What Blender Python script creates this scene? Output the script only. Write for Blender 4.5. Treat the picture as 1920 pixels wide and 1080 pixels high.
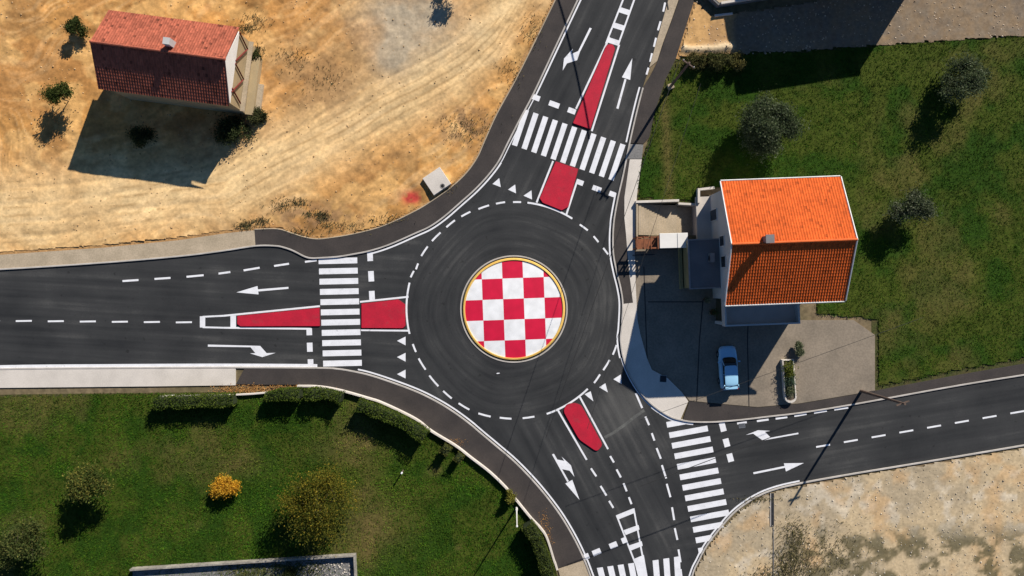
import bpy, bmesh, math, random
import numpy as np
from mathutils import Vector, Matrix
R = math.radians
for o in list(bpy.data.objects): bpy.data.objects.remove(o)
scene = bpy.context.scene
COL = scene.collection

# ------------------------------------------------------------------ camera, sky, sun, exposure
CAM_H = 70.0
PX = 19.0                                   # photo pixels per metre on the ground
cam_d = bpy.data.cameras.new("drone_camera")
cam_d.sensor_width = 36.0
cam_d.lens = 36.0 * CAM_H / (1920 / PX)
cam_d.clip_end = 2000
cam = bpy.data.objects.new("drone_camera", cam_d)
COL.objects.link(cam)
cam.location = (0, 0, CAM_H)
scene.camera = cam

SUN_EL, SUN_AZ = R(30.5), math.atan2(0.53, 0.85)     # azimuth clockwise from +Y
SUN_DIR = Vector((math.sin(SUN_AZ) * math.cos(SUN_EL), math.cos(SUN_AZ) * math.cos(SUN_EL), math.sin(SUN_EL)))
world = bpy.data.worlds.new("World")
scene.world = world
world.use_nodes = True
wn = world.node_tree.nodes
sky = wn.new("ShaderNodeTexSky")
sky.sky_type = 'NISHITA'
sky.sun_disc = False
sky.sun_elevation = SUN_EL
sky.sun_rotation = SUN_AZ
sky.ozone_density = 8.0
sky.dust_density = 0.0
sky.air_density = 1.0
world.node_tree.links.new(sky.outputs[0], wn["Background"].inputs[0])
wn["Background"].inputs[1].default_value = 0.055
sun_d = bpy.data.lights.new("sun", 'SUN')
sun_d.energy = 5.0
sun_d.angle = R(0.5)
sun_d.color = (1.0, 0.94, 0.85)
sun = bpy.data.objects.new("sun", sun_d)
COL.objects.link(sun)
sun.rotation_euler = (-SUN_DIR).to_track_quat('-Z', 'Y').to_euler()
sun.location = (30, 50, 60)
scene.view_settings.view_transform = 'Standard'
scene.view_settings.look = 'None'
scene.view_settings.gamma = 1.0
scene.view_settings.exposure = 0.42

# ------------------------------------------------------------------ coordinates
def g(u, v, h=0.0):
    """photo pixel -> world x, y of a point that stands h metres above the ground"""
    k = (CAM_H - h) / CAM_H
    return ((u - 960) / PX * k, (540 - v) / PX * k)
def gs(pts, h=0.0): return [g(u, v, h) for u, v in pts]
def smooth(pts, n=6):
    """Catmull-Rom through the points"""
    P = [pts[0]] + list(pts) + [pts[-1]]
    out = []
    for i in range(1, len(P) - 2):
        p0, p1, p2, p3 = [np.array(P[j], float) for j in (i - 1, i, i + 1, i + 2)]
        for t in np.linspace(0, 1, n, endpoint=False):
            out.append(tuple(0.5 * ((2 * p1) + (p2 - p0) * t + (2 * p0 - 5 * p1 + 4 * p2 - p3) * t * t + (3 * p1 - p0 - 3 * p2 + p3) * t ** 3)))
    out.append(tuple(pts[-1]))
    return out
def offset(line, d):
    """shift a polyline sideways by d (left of travel positive)"""
    L = np.array(line, float)
    t = np.gradient(L, axis=0)
    t /= np.linalg.norm(t, axis=1)[:, None] + 1e-9
    n = np.stack([-t[:, 1], t[:, 0]], 1)
    return [tuple(p) for p in L + n * d]
def inside(poly, X, Y):
    poly = np.array(poly); n = len(poly)
    r = np.zeros(X.shape, bool)
    j = n - 1
    for i in range(n):
        xi, yi = poly[i]; xj, yj = poly[j]
        c = ((yi > Y) != (yj > Y)) & (X < (xj - xi) * (Y - yi) / (yj - yi + 1e-12) + xi)
        r ^= c
        j = i
    return r
_lat = np.random.RandomState(7).rand(256, 256)
def vnoise(X, Y, s=1.0, o=0):
    X = np.asarray(X) * s + 37.3 * o + 1000; Y = np.asarray(Y) * s + 91.7 * o + 1000
    xi = np.floor(X).astype(int); yi = np.floor(Y).astype(int)
    fx = X - xi; fy = Y - yi
    fx = fx * fx * (3 - 2 * fx); fy = fy * fy * (3 - 2 * fy)
    a = _lat[xi % 256, yi % 256]; b = _lat[(xi + 1) % 256, yi % 256]
    c = _lat[xi % 256, (yi + 1) % 256]; d = _lat[(xi + 1) % 256, (yi + 1) % 256]
    return (a * (1 - fx) + b * fx) * (1 - fy) + (c * (1 - fx) + d * fx) * fy
def fbm(X, Y, s=1.0, o=0, n=4):
    t = 0; a = 0.5; w = 0
    for k in range(n):
        t = t + a * vnoise(X, Y, s * 2 ** k, o + k); w += a; a *= 0.55
    return t / w
def sstep(a, b, x):
    t = np.clip((x - a) / (b - a), 0, 1)
    return t * t * (3 - 2 * t)

# ------------------------------------------------------------------ mesh helpers
class MB:
    def __init__(s): s.v = []; s.f = []; s.m = []
    def add(s, vs, fs, mi=0):
        b = len(s.v); s.v += [tuple(p) for p in vs]
        s.f += [tuple(b + i for i in f) for f in fs]; s.m += [mi] * len(fs)
    def box(s, c, d, rz=0.0, mi=0):
        cx, cy, cz = c; hx, hy, hz = d[0] / 2, d[1] / 2, d[2] / 2
        co, si = math.cos(rz), math.sin(rz)
        vs = []
        for z in (-hz, hz):
            for x, y in ((-hx, -hy), (hx, -hy), (hx, hy), (-hx, hy)):
                vs.append((cx + x * co - y * si, cy + x * si + y * co, cz + z))
        s.add(vs, [(3, 2, 1, 0), (4, 5, 6, 7), (0, 1, 5, 4), (1, 2, 6, 5), (2, 3, 7, 6), (3, 0, 4, 7)], mi)
        return s
    def box2(s, x0, x1, y0, y1, z0, z1, mi=0):
        return s.box(((x0 + x1) / 2, (y0 + y1) / 2, (z0 + z1) / 2), (abs(x1 - x0), abs(y1 - y0), abs(z1 - z0)), 0, mi)
    def prism(s, poly, z0, z1, mi=0, inset=0.0):
        p = list(poly)
        if sum(p[i][0] * p[(i + 1) % len(p)][1] - p[(i + 1) % len(p)][0] * p[i][1] for i in range(len(p))) < 0: p.reverse()
        n = len(p)
        if inset:
            q = offset(p + [p[0]], inset)[:-1]
            A = np.array(p); t = np.roll(A, -1, 0) - np.roll(A, 1, 0)
            t = t / (np.linalg.norm(t, axis=1)[:, None] + 1e-9)
            q = [tuple(x) for x in A + np.stack([-t[:, 1], t[:, 0]], 1) * inset]
            zi = z1 - inset
            vs = [(x, y, z0) for x, y in p] + [(x, y, zi) for x, y in p] + [(x, y, z1) for x, y in q]
            fs = [tuple(range(2 * n, 3 * n))]
            for k in (0, n):
                fs += [(k + i, k + (i + 1) % n, k + n + (i + 1) % n, k + n + i) for i in range(n)]
        else:
            vs = [(x, y, z0) for x, y in p] + [(x, y, z1) for x, y in p]
            fs = [tuple(range(n, 2 * n))] + [(i, (i + 1) % n, n + (i + 1) % n, n + i) for i in range(n)]
        s.add(vs, fs, mi); return s
    def sheet(s, poly, z, mi=0):
        p = list(poly)
        if sum(p[i][0] * p[(i + 1) % len(p)][1] - p[(i + 1) % len(p)][0] * p[i][1] for i in range(len(p))) < 0: p.reverse()
        s.add([(x, y, z) for x, y in p], [tuple(range(len(p)))], mi); return s
    def ribbon(s, line, d0, d1, z, mi=0):
        a, b = offset(line, d0), offset(line, d1); n = len(line)
        s.add([(x, y, z) for x, y in a] + [(x, y, z) for x, y in b], [(i, i + 1, n + i + 1, n + i) if d0 > d1 else (i, n + i, n + i + 1, i + 1) for i in range(n - 1)], mi); return s
    def kerb(s, line, d0, d1, z0, z1, mi=0):
        if d0 < d1: d0, d1 = d1, d0
        a, b = offset(line, d0), offset(line, d1); n = len(line)
        c = 0.02
        a2, b2 = offset(line, d0 - c), offset(line, d1 + c)
        vs = [(x, y, z0) for x, y in a] + [(x, y, z1 - c) for x, y in a] + [(x, y, z1) for x, y in a2] + [(x, y, z1) for x, y in b2] + [(x, y, z1 - c) for x, y in b] + [(x, y, z0) for x, y in b]
        fs = []
        for k in range(5):
            for i in range(n - 1):
                fs.append((k * n + i, k * n + i + 1, (k + 1) * n + i + 1, (k + 1) * n + i)[::-1] if False else (k * n + i, (k + 1) * n + i, (k + 1) * n + i + 1, k * n + i + 1))
        fs.append(tuple(k * n for k in range(6))); fs.append(tuple(k * n + n - 1 for k in range(5, -1, -1)))
        s.add(vs, fs, mi); return s
    def tube(s, p0, p1, r0, r1=None, n=8, mi=0, cap=True):
        r1 = r0 if r1 is None else r1
        p0, p1 = Vector(p0), Vector(p1); d = (p1 - p0).normalized()
        a = d.orthogonal().normalized(); b = d.cross(a)
        vs = []
        for p, r in ((p0, r0), (p1, r1)):
            for k in range(n):
                t = 2 * math.pi * k / n
                vs.append(p + a * math.cos(t) * r + b * math.sin(t) * r)
        fs = [(k, (k + 1) % n, n + (k + 1) % n, n + k) for k in range(n)]
        if cap: fs += [tuple(range(n - 1, -1, -1)), tuple(range(n, 2 * n))]
        s.add(vs, fs, mi); return s
    def path(s, pts, r, n=6, mi=0):
        P = [Vector(p) for p in pts]; vs = []; fs = []
        for i, p in enumerate(P):
            d = (P[min(i + 1, len(P) - 1)] - P[max(i - 1, 0)]).normalized()
            a = Vector((0, 0, 1)).cross(d)
            a = a.normalized() if a.length > 1e-4 else Vector((1, 0, 0)); b = d.cross(a)
            rr = r[i] if isinstance(r, (list, tuple)) else r
            for k in range(n):
                t = 2 * math.pi * k / n
                vs.append(p + a * math.cos(t) * rr + b * math.sin(t) * rr)
        for i in range(len(P) - 1):
            for k in range(n): fs.append((i * n + k, i * n + (k + 1) % n, (i + 1) * n + (k + 1) % n, (i + 1) * n + k))
        fs += [tuple(range(n - 1, -1, -1)), tuple((len(P) - 1) * n + k for k in range(n))]
        s.add(vs, fs, mi); return s
    def lathe(s, prof, c=(0, 0, 0), n=32, mi=0, axis='z'):
        vs = []; m = len(prof)
        for k in range(n):
            t = 2 * math.pi * k / n
            for r, z in prof:
                x, y = r * math.cos(t), r * math.sin(t)
                vs.append((c[0] + x, c[1] + y, c[2] + z) if axis == 'z' else (c[0] + z, c[1] + x, c[2] + y))
        fs = [(k * m + i, ((k + 1) % n) * m + i, ((k + 1) % n) * m + i + 1, k * m + i + 1) for k in range(n) for i in range(m - 1)]
        s.add(vs, fs, mi); return s
    def build(s, name, mat, parent=None, sm=False, cols=None):
        me = bpy.data.meshes.new(name)
        me.from_pydata(s.v, [], s.f); me.update()
        for q in (mat if isinstance(mat, (list, tuple)) else [mat]): me.materials.append(q)
        if any(s.m): me.polygons.foreach_set('material_index', s.m)
        if sm: me.polygons.foreach_set('use_smooth', [True] * len(s.f))
        if cols is not None: set_cols(me, cols)
        o = bpy.data.objects.new(name, me); COL.objects.link(o)
        if parent is not None: o.parent = parent
        return o
def set_cols(me, cols):
    a = me.color_attributes.new('Col', 'FLOAT_COLOR', 'POINT')
    c = np.ones((len(me.vertices), 4), np.float32); c[:, :3] = cols
    a.data.foreach_set('color', c.ravel())
def raw(name, V, F, mat, parent=None, cols=None, sm=False):
    me = bpy.data.meshes.new(name)
    V = np.asarray(V, np.float32); F = np.asarray(F, np.int32); k = F.shape[1]
    me.vertices.add(len(V)); me.vertices.foreach_set('co', V.ravel())
    me.loops.add(F.size); me.loops.foreach_set('vertex_index', F.ravel())
    me.polygons.add(len(F)); me.polygons.foreach_set('loop_start', np.arange(0, F.size, k)); me.polygons.foreach_set('loop_total', np.full(len(F), k))
    if sm: me.polygons.foreach_set('use_smooth', np.ones(len(F), bool))
    me.update(calc_edges=True); me.materials.append(mat)
    if cols is not None: set_cols(me, cols)
    o = bpy.data.objects.new(name, me); COL.objects.link(o)
    if parent is not None: o.parent = parent
    return o
def tag(o, label, cat, group=None):
    o['label'] = label; o['category'] = cat
    if group: o['group'] = group
    return o
def thing(name, label, cat, loc=(0, 0, 0), rz=0.0, group=None):
    o = bpy.data.objects.new(name, None); COL.objects.link(o)
    o.location = loc; o.rotation_euler = (0, 0, rz); o.empty_display_size = 0.3
    return tag(o, label, cat, group)
def struct(o, kind='structure'):
    o['kind'] = kind; return o
def copy_tree(o, parent=None):
    c = o.copy(); COL.objects.link(c); c.parent = parent
    for ch in [x for x in bpy.data.objects if x.parent == o]: copy_tree(ch, c)
    return c

# ------------------------------------------------------------------ materials
def newmat(name, rough=0.8):
    m = bpy.data.materials.new(name); m.use_nodes = True
    b = m.node_tree.nodes['Principled BSDF']; b.inputs['Roughness'].default_value = rough
    b.inputs['Specular IOR Level'].default_value = 0.25
    return m, m.node_tree.nodes, m.node_tree.links, b
def N(nt, t, **kw):
    n = nt.new(t)
    for k, v in kw.items(): setattr(n, k, v)
    return n
def mat(name, c0, c1=None, scale=3.0, rough=0.8, bump=0.0, bscale=20.0, fine=0.25, fscale=25.0, metal=0.0, spec=0.25):
    """two-tone noise colour with finer grain and a bump"""
    m, nt, lk, b = newmat(name, rough)
    c1 = c1 or tuple(x * 0.75 for x in c0)
    tc = N(nt, 'ShaderNodeNewGeometry')
    n1 = N(nt, 'ShaderNodeTexNoise'); n1.inputs['Scale'].default_value = scale; n1.inputs['Detail'].default_value = 5
    lk.new(tc.outputs['Position'], n1.inputs['Vector'])
    rp = N(nt, 'ShaderNodeMapRange'); rp.inputs['From Min'].default_value = 0.32; rp.inputs['From Max'].default_value = 0.68
    lk.new(n1.outputs['Fac'], rp.inputs['Value'])
    mx = N(nt, 'ShaderNodeMix', data_type='RGBA'); mx.inputs[6].default_value = (*c0, 1); mx.inputs[7].default_value = (*c1, 1)
    lk.new(rp.outputs[0], mx.inputs[0])
    n2 = N(nt, 'ShaderNodeTexNoise'); n2.inputs['Scale'].default_value = fscale; n2.inputs['Detail'].default_value = 3
    lk.new(tc.outputs['Position'], n2.inputs['Vector'])
    r2 = N(nt, 'ShaderNodeMapRange'); r2.inputs['From Min'].default_value = 0.3; r2.inputs['From Max'].default_value = 0.7
    r2.inputs['To Min'].default_value = 1 - fine; r2.inputs['To Max'].default_value = 1 + fine
    lk.new(n2.outputs['Fac'], r2.inputs['Value'])
    mu = N(nt, 'ShaderNodeVectorMath', operation='SCALE')
    lk.new(mx.outputs[2], mu.inputs[0]); lk.new(r2.outputs[0], mu.inputs['Scale'])
    lk.new(mu.outputs[0], b.inputs['Base Color'])
    b.inputs['Metallic'].default_value = metal; b.inputs['Specular IOR Level'].default_value = spec
    if bump:
        n3 = N(nt, 'ShaderNodeTexNoise'); n3.inputs['Scale'].default_value = bscale; n3.inputs['Detail'].default_value = 4
        lk.new(tc.outputs['Position'], n3.inputs['Vector'])
        bp = N(nt, 'ShaderNodeBump'); bp.inputs['Strength'].default_value = 1.0; bp.inputs['Distance'].default_value = bump
        lk.new(n3.outputs['Fac'], bp.inputs['Height']); lk.new(bp.outputs[0], b.inputs['Normal'])
    return m
def colmat(name, rough=0.9, fine=0.3, fscale=12.0, bump=0.0, bscale=15.0, trans=0.0):
    """colour attribute multiplied by noise grain"""
    m, nt, lk, b = newmat(name, rough)
    b.inputs['Specular IOR Level'].default_value = 0.12
    at = N(nt, 'ShaderNodeVertexColor', layer_name='Col')
    tc = N(nt, 'ShaderNodeNewGeometry')
    n2 = N(nt, 'ShaderNodeTexNoise'); n2.inputs['Scale'].default_value = fscale; n2.inputs['Detail'].default_value = 4
    lk.new(tc.outputs['Position'], n2.inputs['Vector'])
    r2 = N(nt, 'ShaderNodeMapRange'); r2.inputs['From Min'].default_value = 0.3; r2.inputs['From Max'].default_value = 0.7
    r2.inputs['To Min'].default_value = 1 - fine; r2.inputs['To Max'].default_value = 1 + fine
    lk.new(n2.outputs['Fac'], r2.inputs['Value'])
    mu = N(nt, 'ShaderNodeVectorMath', operation='SCALE')
    lk.new(at.outputs['Color'], mu.inputs[0]); lk.new(r2.outputs[0], mu.inputs['Scale'])
    lk.new(mu.outputs[0], b.inputs['Base Color'])
    if bump:
        n3 = N(nt, 'ShaderNodeTexNoise'); n3.inputs['Scale'].default_value = bscale; n3.inputs['Detail'].default_value = 5
        lk.new(tc.outputs['Position'], n3.inputs['Vector'])
        bp = N(nt, 'ShaderNodeBump'); bp.inputs['Distance'].default_value = bump
        lk.new(n3.outputs['Fac'], bp.inputs['Height']); lk.new(bp.outputs[0], b.inputs['Normal'])
    return m

def worn(m, col, lo, hi, sc, amt):
    nt, lk = m.node_tree.nodes, m.node_tree.links
    b = nt['Principled BSDF']; src = b.inputs['Base Color'].links[0].from_socket
    geo = nt.new('ShaderNodeNewGeometry'); n = nt.new('ShaderNodeTexNoise'); n.inputs['Scale'].default_value = sc; n.inputs['Detail'].default_value = 6; n.inputs['Roughness'].default_value = .65
    lk.new(geo.outputs['Position'], n.inputs['Vector'])
    r = nt.new('ShaderNodeMapRange'); r.inputs['From Min'].default_value = lo; r.inputs['From Max'].default_value = hi; r.inputs['To Max'].default_value = amt
    lk.new(n.outputs['Fac'], r.inputs['Value'])
    x = nt.new('ShaderNodeMix'); x.data_type = 'RGBA'; x.inputs[7].default_value = (*col, 1); lk.new(r.outputs[0], x.inputs[0]); lk.new(src, x.inputs[6]); lk.new(x.outputs[2], b.inputs['Base Color'])
RC = g(965, 582)                            # centre of the roundabout
def asphalt_road():
    m, nt, lk, b = newmat('road_asphalt', 0.85)
    geo = N(nt, 'ShaderNodeNewGeometry')
    sub = N(nt, 'ShaderNodeVectorMath', operation='SUBTRACT'); sub.inputs[1].default_value = (RC[0], RC[1], 0)
    lk.new(geo.outputs['Position'], sub.inputs[0])
    sep = N(nt, 'ShaderNodeSeparateXYZ'); lk.new(sub.outputs[0], sep.inputs[0])
    flat = N(nt, 'ShaderNodeCombineXYZ'); lk.new(sep.outputs[0], flat.inputs[0]); lk.new(sep.outputs[1], flat.inputs[1])
    ln = N(nt, 'ShaderNodeVectorMath', operation='LENGTH'); lk.new(flat.outputs[0], ln.inputs[0])
    nd = N(nt, 'ShaderNodeVectorMath', operation='NORMALIZE'); lk.new(flat.outputs[0], nd.inputs[0])
    # tyre polish round the island: noise over (direction, radius)
    sc = N(nt, 'ShaderNodeVectorMath', operation='SCALE'); sc.inputs['Scale'].default_value = 1.25; lk.new(nd.outputs[0], sc.inputs[0])
    wob = N(nt, 'ShaderNodeTexNoise'); wob.inputs['Scale'].default_value = 0.10; wob.inputs['Detail'].default_value = 0; lk.new(geo.outputs['Position'], wob.inputs['Vector'])
    wr = N(nt, 'ShaderNodeMath', operation='MULTIPLY_ADD'); wr.inputs[1].default_value = 2.2; lk.new(wob.outputs['Fac'], wr.inputs[0]); lk.new(ln.outputs['Value'], wr.inputs[2])
    rz = N(nt, 'ShaderNodeMath', operation='MULTIPLY'); rz.inputs[1].default_value = 2.1; lk.new(wr.outputs[0], rz.inputs[0])
    sp2 = N(nt, 'ShaderNodeSeparateXYZ'); lk.new(sc.outputs[0], sp2.inputs[0])
    pc = N(nt, 'ShaderNodeCombineXYZ'); lk.new(sp2.outputs[0], pc.inputs[0]); lk.new(sp2.outputs[1], pc.inputs[1]); lk.new(rz.outputs[0], pc.inputs[2])
    ring = N(nt, 'ShaderNodeTexNoise'); ring.inputs['Scale'].default_value = 1.0; ring.inputs['Detail'].default_value = 4; ring.inputs['Roughness'].default_value = 0.6
    lk.new(pc.outputs[0], ring.inputs['Vector'])
    def streak(ang, lo, across):
        mp = N(nt, 'ShaderNodeMapping'); mp.vector_type = 'POINT'
        mp.inputs['Rotation'].default_value = (0, 0, -ang)
        lk.new(flat.outputs[0], mp.inputs[0])
        m2 = N(nt, 'ShaderNodeVectorMath', operation='MULTIPLY'); m2.inputs[1].default_value = (lo, across, 1)
        lk.new(mp.outputs[0], m2.inputs[0])
        n = N(nt, 'ShaderNodeTexNoise'); n.inputs['Scale'].default_value = 1.0; n.inputs['Detail'].default_value = 4
        lk.new(m2.outputs[0], n.inputs['Vector']); return n
    sN, sW, sE, sS = streak(R(64), 0.06, 1.3), streak(R(-3), 0.06, 1.5), streak(R(10), 0.06, 1.3), streak(R(-62), 0.06, 1.3)
    def mixf(f, a, bb):
        x = N(nt, 'ShaderNodeMix', data_type='FLOAT')
        lk.new(f, x.inputs[0]); lk.new(a, x.inputs[2]); lk.new(bb, x.inputs[3]); return x.outputs[0]
    def ramp(v, a, bb):
        x = N(nt, 'ShaderNodeMapRange', interpolation_type='SMOOTHSTEP'); x.inputs['From Min'].default_value = a; x.inputs['From Max'].default_value = bb
        lk.new(v, x.inputs['Value']); return x.outputs[0]
    arm = mixf(ramp(sep.outputs[0], 14, 19), sS.outputs['Fac'], sE.outputs['Fac'])
    arm = mixf(ramp(sep.outputs[1], 6, 9), arm, sN.outputs['Fac'])
    arm = mixf(ramp(sep.outputs[0], -8, -11), arm, sW.outputs['Fac'])
    st = mixf(ramp(ln.outputs['Value'], 9.3, 12.5), ring.outputs['Fac'], arm)
    blot = N(nt, 'ShaderNodeTexNoise'); blot.inputs['Scale'].default_value = 0.16; blot.inputs['Detail'].default_value = 6; blot.inputs['Roughness'].default_value = 0.55
    lk.new(geo.outputs['Position'], blot.inputs['Vector'])
    gr = N(nt, 'ShaderNodeTexNoise'); gr.inputs['Scale'].default_value = 9; gr.inputs['Detail'].default_value = 5; gr.inputs['Roughness'].default_value = 0.7
    lk.new(geo.outputs['Position'], gr.inputs['Vector'])
    s1 = N(nt, 'ShaderNodeMath', operation='MULTIPLY_ADD'); s1.inputs[1].default_value = 0.85; lk.new(st, s1.inputs[0])
    b1 = N(nt, 'ShaderNodeMath', operation='MULTIPLY'); b1.inputs[1].default_value = 0.95; lk.new(blot.outputs['Fac'], b1.inputs[0]); lk.new(b1.outputs[0], s1.inputs[2])
    px_, py_ = g(1160, 772)
    dv = N(nt, 'ShaderNodeVectorMath', operation='DISTANCE'); dv.inputs[1].default_value = (px_, py_, .02); lk.new(geo.outputs['Position'], dv.inputs[0])
    dr = N(nt, 'ShaderNodeMapRange', interpolation_type='SMOOTHSTEP'); dr.inputs['From Min'].default_value = 1.2; dr.inputs['From Max'].default_value = 4.0; dr.inputs['To Min'].default_value = .30; dr.inputs['To Max'].default_value = 0
    lk.new(dv.outputs['Value'], dr.inputs['Value'])
    s1b = N(nt, 'ShaderNodeMath', operation='ADD'); lk.new(s1.outputs[0], s1b.inputs[0]); lk.new(dr.outputs[0], s1b.inputs[1])
    s2 = N(nt, 'ShaderNodeMath', operation='MULTIPLY_ADD'); s2.inputs[1].default_value = 0.35; lk.new(gr.outputs['Fac'], s2.inputs[0]); lk.new(s1b.outputs[0], s2.inputs[2])
    cr = N(nt, 'ShaderNodeValToRGB'); e = cr.color_ramp.elements
    mr = N(nt, 'ShaderNodeMapRange'); mr.inputs['From Min'].default_value = 0.84; mr.inputs['From Max'].default_value = 1.48; lk.new(s2.outputs[0], mr.inputs['Value'])
    e[0].position = 0.0; e[0].color = (0.021, 0.0220, 0.0235, 1)
    e[1].position = 1.0; e[1].color = (0.092, 0.090, 0.085, 1)
    k = e.new(0.5); k.color = (0.040, 0.0405, 0.041, 1)
    lk.new(mr.outputs[0], cr.inputs[0])
    vo = N(nt, 'ShaderNodeTexNoise'); vo.inputs['Scale'].default_value = 1.7; vo.inputs['Detail'].default_value = 3; lk.new(geo.outputs['Position'], vo.inputs['Vector'])
    vr = N(nt, 'ShaderNodeMapRange', interpolation_type='SMOOTHSTEP'); vr.inputs['From Min'].default_value = .66; vr.inputs['From Max'].default_value = .74; vr.inputs['To Min'].default_value = 1; vr.inputs['To Max'].default_value = .6
    lk.new(vo.outputs['Fac'], vr.inputs['Value'])
    vs_ = N(nt, 'ShaderNodeVectorMath', operation='SCALE'); lk.new(cr.outputs[0], vs_.inputs[0]); lk.new(vr.outputs[0], vs_.inputs['Scale'])
    lk.new(vs_.outputs[0], b.inputs['Base Color'])
    bp = N(nt, 'ShaderNodeBump'); bp.inputs['Distance'].default_value = 0.01
    fn = N(nt, 'ShaderNodeTexNoise'); fn.inputs['Scale'].default_value = 40; lk.new(geo.outputs['Position'], fn.inputs['Vector'])
    lk.new(fn.outputs['Fac'], bp.inputs['Height']); lk.new(bp.outputs[0], b.inputs['Normal'])
    return m

M = {}
M['road'] = asphalt_road()
M['walk'] = mat('sidewalk_asphalt', (0.042, 0.036, 0.034), (0.060, 0.050, 0.045), 0.5, 0.9, 0.006, 40, 0.2, 14)
M['paint'] = mat('white_road_paint', (0.80, 0.80, 0.82), (0.70, 0.70, 0.72), 1.2, 0.6, 0, 0, 0.08, 18)
M['kerb'] = mat('kerb_concrete', (0.50, 0.46, 0.42), (0.38, 0.35, 0.31), 1.0, 0.85, 0.004, 40, 0.12, 20)
M['pale'] = mat('pale_concrete', (0.66, 0.60, 0.53), (0.55, 0.50, 0.44), 0.5, 0.85, 0.004, 30, 0.08, 10)
M['sandc'] = mat('sandy_concrete', (0.46, 0.37, 0.26), (0.36, 0.29, 0.20), 0.7, 0.9, 0.006, 30, 0.15, 8)
M['drive'] = mat('driveway_concrete', (0.27, 0.22, 0.165), (0.20, 0.165, 0.125), 0.4, 0.85, 0.005, 25, 0.14, 6)
M['grey'] = mat('grey_concrete', (0.24, 0.23, 0.22), (0.16, 0.155, 0.15), 0.6, 0.9, 0.006, 30, 0.2, 7)
M['redpaint'] = mat('red_island_paint', (0.50, 0.012, 0.035), (0.40, 0.012, 0.032), 1.0, 0.7, 0.005, 25, 0.15, 12)
M['redside'] = mat('dark_red_edge', (0.22, 0.012, 0.022), (0.16, 0.012, 0.02), 2, 0.8)
M['yellow'] = mat('yellow_ring_paint', (0.78, 0.50, 0.13), (0.70, 0.42, 0.09), 2, 0.6, 0, 0, 0.08, 14)
M['white'] = mat('white_plaster', (0.78, 0.76, 0.72), (0.70, 0.68, 0.64), 0.8, 0.8, 0.003, 30, 0.05)
M['wall'] = mat('pale_house_plaster', (0.55, 0.54, 0.52), (0.47, 0.46, 0.44), 0.5, 0.85, 0.003, 25, 0.06)
M['ochre'] = mat('ochre_plaster', (0.36, 0.30, 0.14), (0.28, 0.23, 0.11), 0.7, 0.85)
M['tanwall'] = mat('tan_plaster', (0.42, 0.32, 0.18), (0.34, 0.26, 0.15), 0.8, 0.85, 0.004, 20, 0.1)
M['tile'] = mat('orange_roof_tile', (0.66, 0.130, 0.024), (0.56, 0.105, 0.020), 1.5, 0.7, 0.003, 30, 0.14, 7)
M['tile_old'] = mat('weathered_red_tile', (0.42, 0.11, 0.06), (0.30, 0.09, 0.055), 1.2, 0.8, 0.004, 20, 0.3, 6)
M['flatroof'] = mat('roof_membrane', (0.20, 0.19, 0.19), (0.15, 0.145, 0.15), 0.6, 0.8, 0.004, 20, 0.1)
M['terr'] = mat('terrace_tile', (0.56, 0.50, 0.44), (0.48, 0.43, 0.38), 0.9, 0.7, 0, 0, 0.06)
M['glass'] = mat('window_glass', (0.02, 0.025, 0.03), (0.03, 0.035, 0.04), 1, 0.1, spec=0.6)
M['frame'] = mat('white_frame', (0.7, 0.7, 0.68), None, 2, 0.5, fine=0.04)
M['metal'] = mat('galvanised_steel', (0.35, 0.36, 0.37), (0.28, 0.29, 0.30), 3, 0.45, metal=0.6, fine=0.08)
M['darkmetal'] = mat('dark_metal', (0.03, 0.032, 0.036), (0.045, 0.045, 0.05), 3, 0.5, metal=0.3)
M['whitemetal'] = mat('white_painted_steel', (0.72, 0.70, 0.66), (0.62, 0.6, 0.57), 2, 0.5, fine=0.05)
M['yardwall'] = mat('old_block_wall', (0.34, 0.31, 0.26), (0.20, 0.185, 0.16), 0.9, 0.9, 0.01, 12, 0.25, 6)
M['rust'] = mat('rusty_timber', (0.26, 0.095, 0.045), (0.16, 0.06, 0.03), 2.5, 0.85, 0.004, 20, 0.2, 12)
M['redchev'] = mat('dark_red_chevron', (0.18, 0.025, 0.02), (0.12, 0.02, 0.018), 2, 0.7)
M['wood'] = mat('weathered_pole_wood', (0.16, 0.11, 0.085), (0.10, 0.07, 0.055), 3, 0.9, 0.004, 30, 0.2)
M['bark'] = mat('tree_bark', (0.13, 0.10, 0.075), (0.08, 0.06, 0.045), 4, 0.95, 0.01, 15, 0.2)
M['cable'] = mat('black_cable', (0.03, 0.03, 0.03), None, 3, 0.6)
M['hole'] = mat('dark_opening', (0.02, 0.02, 0.022), None, 3, 0.9)
M['car'] = mat('light_blue_car_paint', (0.33, 0.60, 0.80), (0.32, 0.58, 0.78), 1.0, 0.28, fine=0.01, metal=0.0, spec=0.6)
M['carglass'] = mat('car_glass', (0.008, 0.009, 0.011), None, 1, 0.08, fine=0.02, spec=0.6)
M['tyre'] = mat('tyre_rubber', (0.02, 0.02, 0.02), None, 3, 0.9)
M['lamp'] = mat('headlight_glass', (0.6, 0.62, 0.65), None, 3, 0.15, spec=0.6)
M['taill'] = mat('tail_lamp_red', (0.35, 0.02, 0.02), None, 3, 0.3, spec=0.5)
M['dust'] = mat('dusty_joint', (0.13, 0.13, 0.12), (0.08, 0.08, 0.078), 1.5, 0.9, fine=0.25, fscale=6)
worn(M['paint'], (.16, .16, .16), .60, .76, 2.3, .55); worn(M['redpaint'], (.20, .06, .06), .56, .75, 1.1, .5)
M['soilc'] = colmat('bare_soil', 0.95, 0.16, 3.5, 0.015, 5)
M['lawnc'] = colmat('lawn_soil', 0.95, 0.3, 5.0, 0.04, 7)
M['grassc'] = colmat('grass_blades', 0.9, 0.25, 2.0)
M['leafc'] = colmat('leaves', 0.85, 0.25, 2.0)
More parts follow.
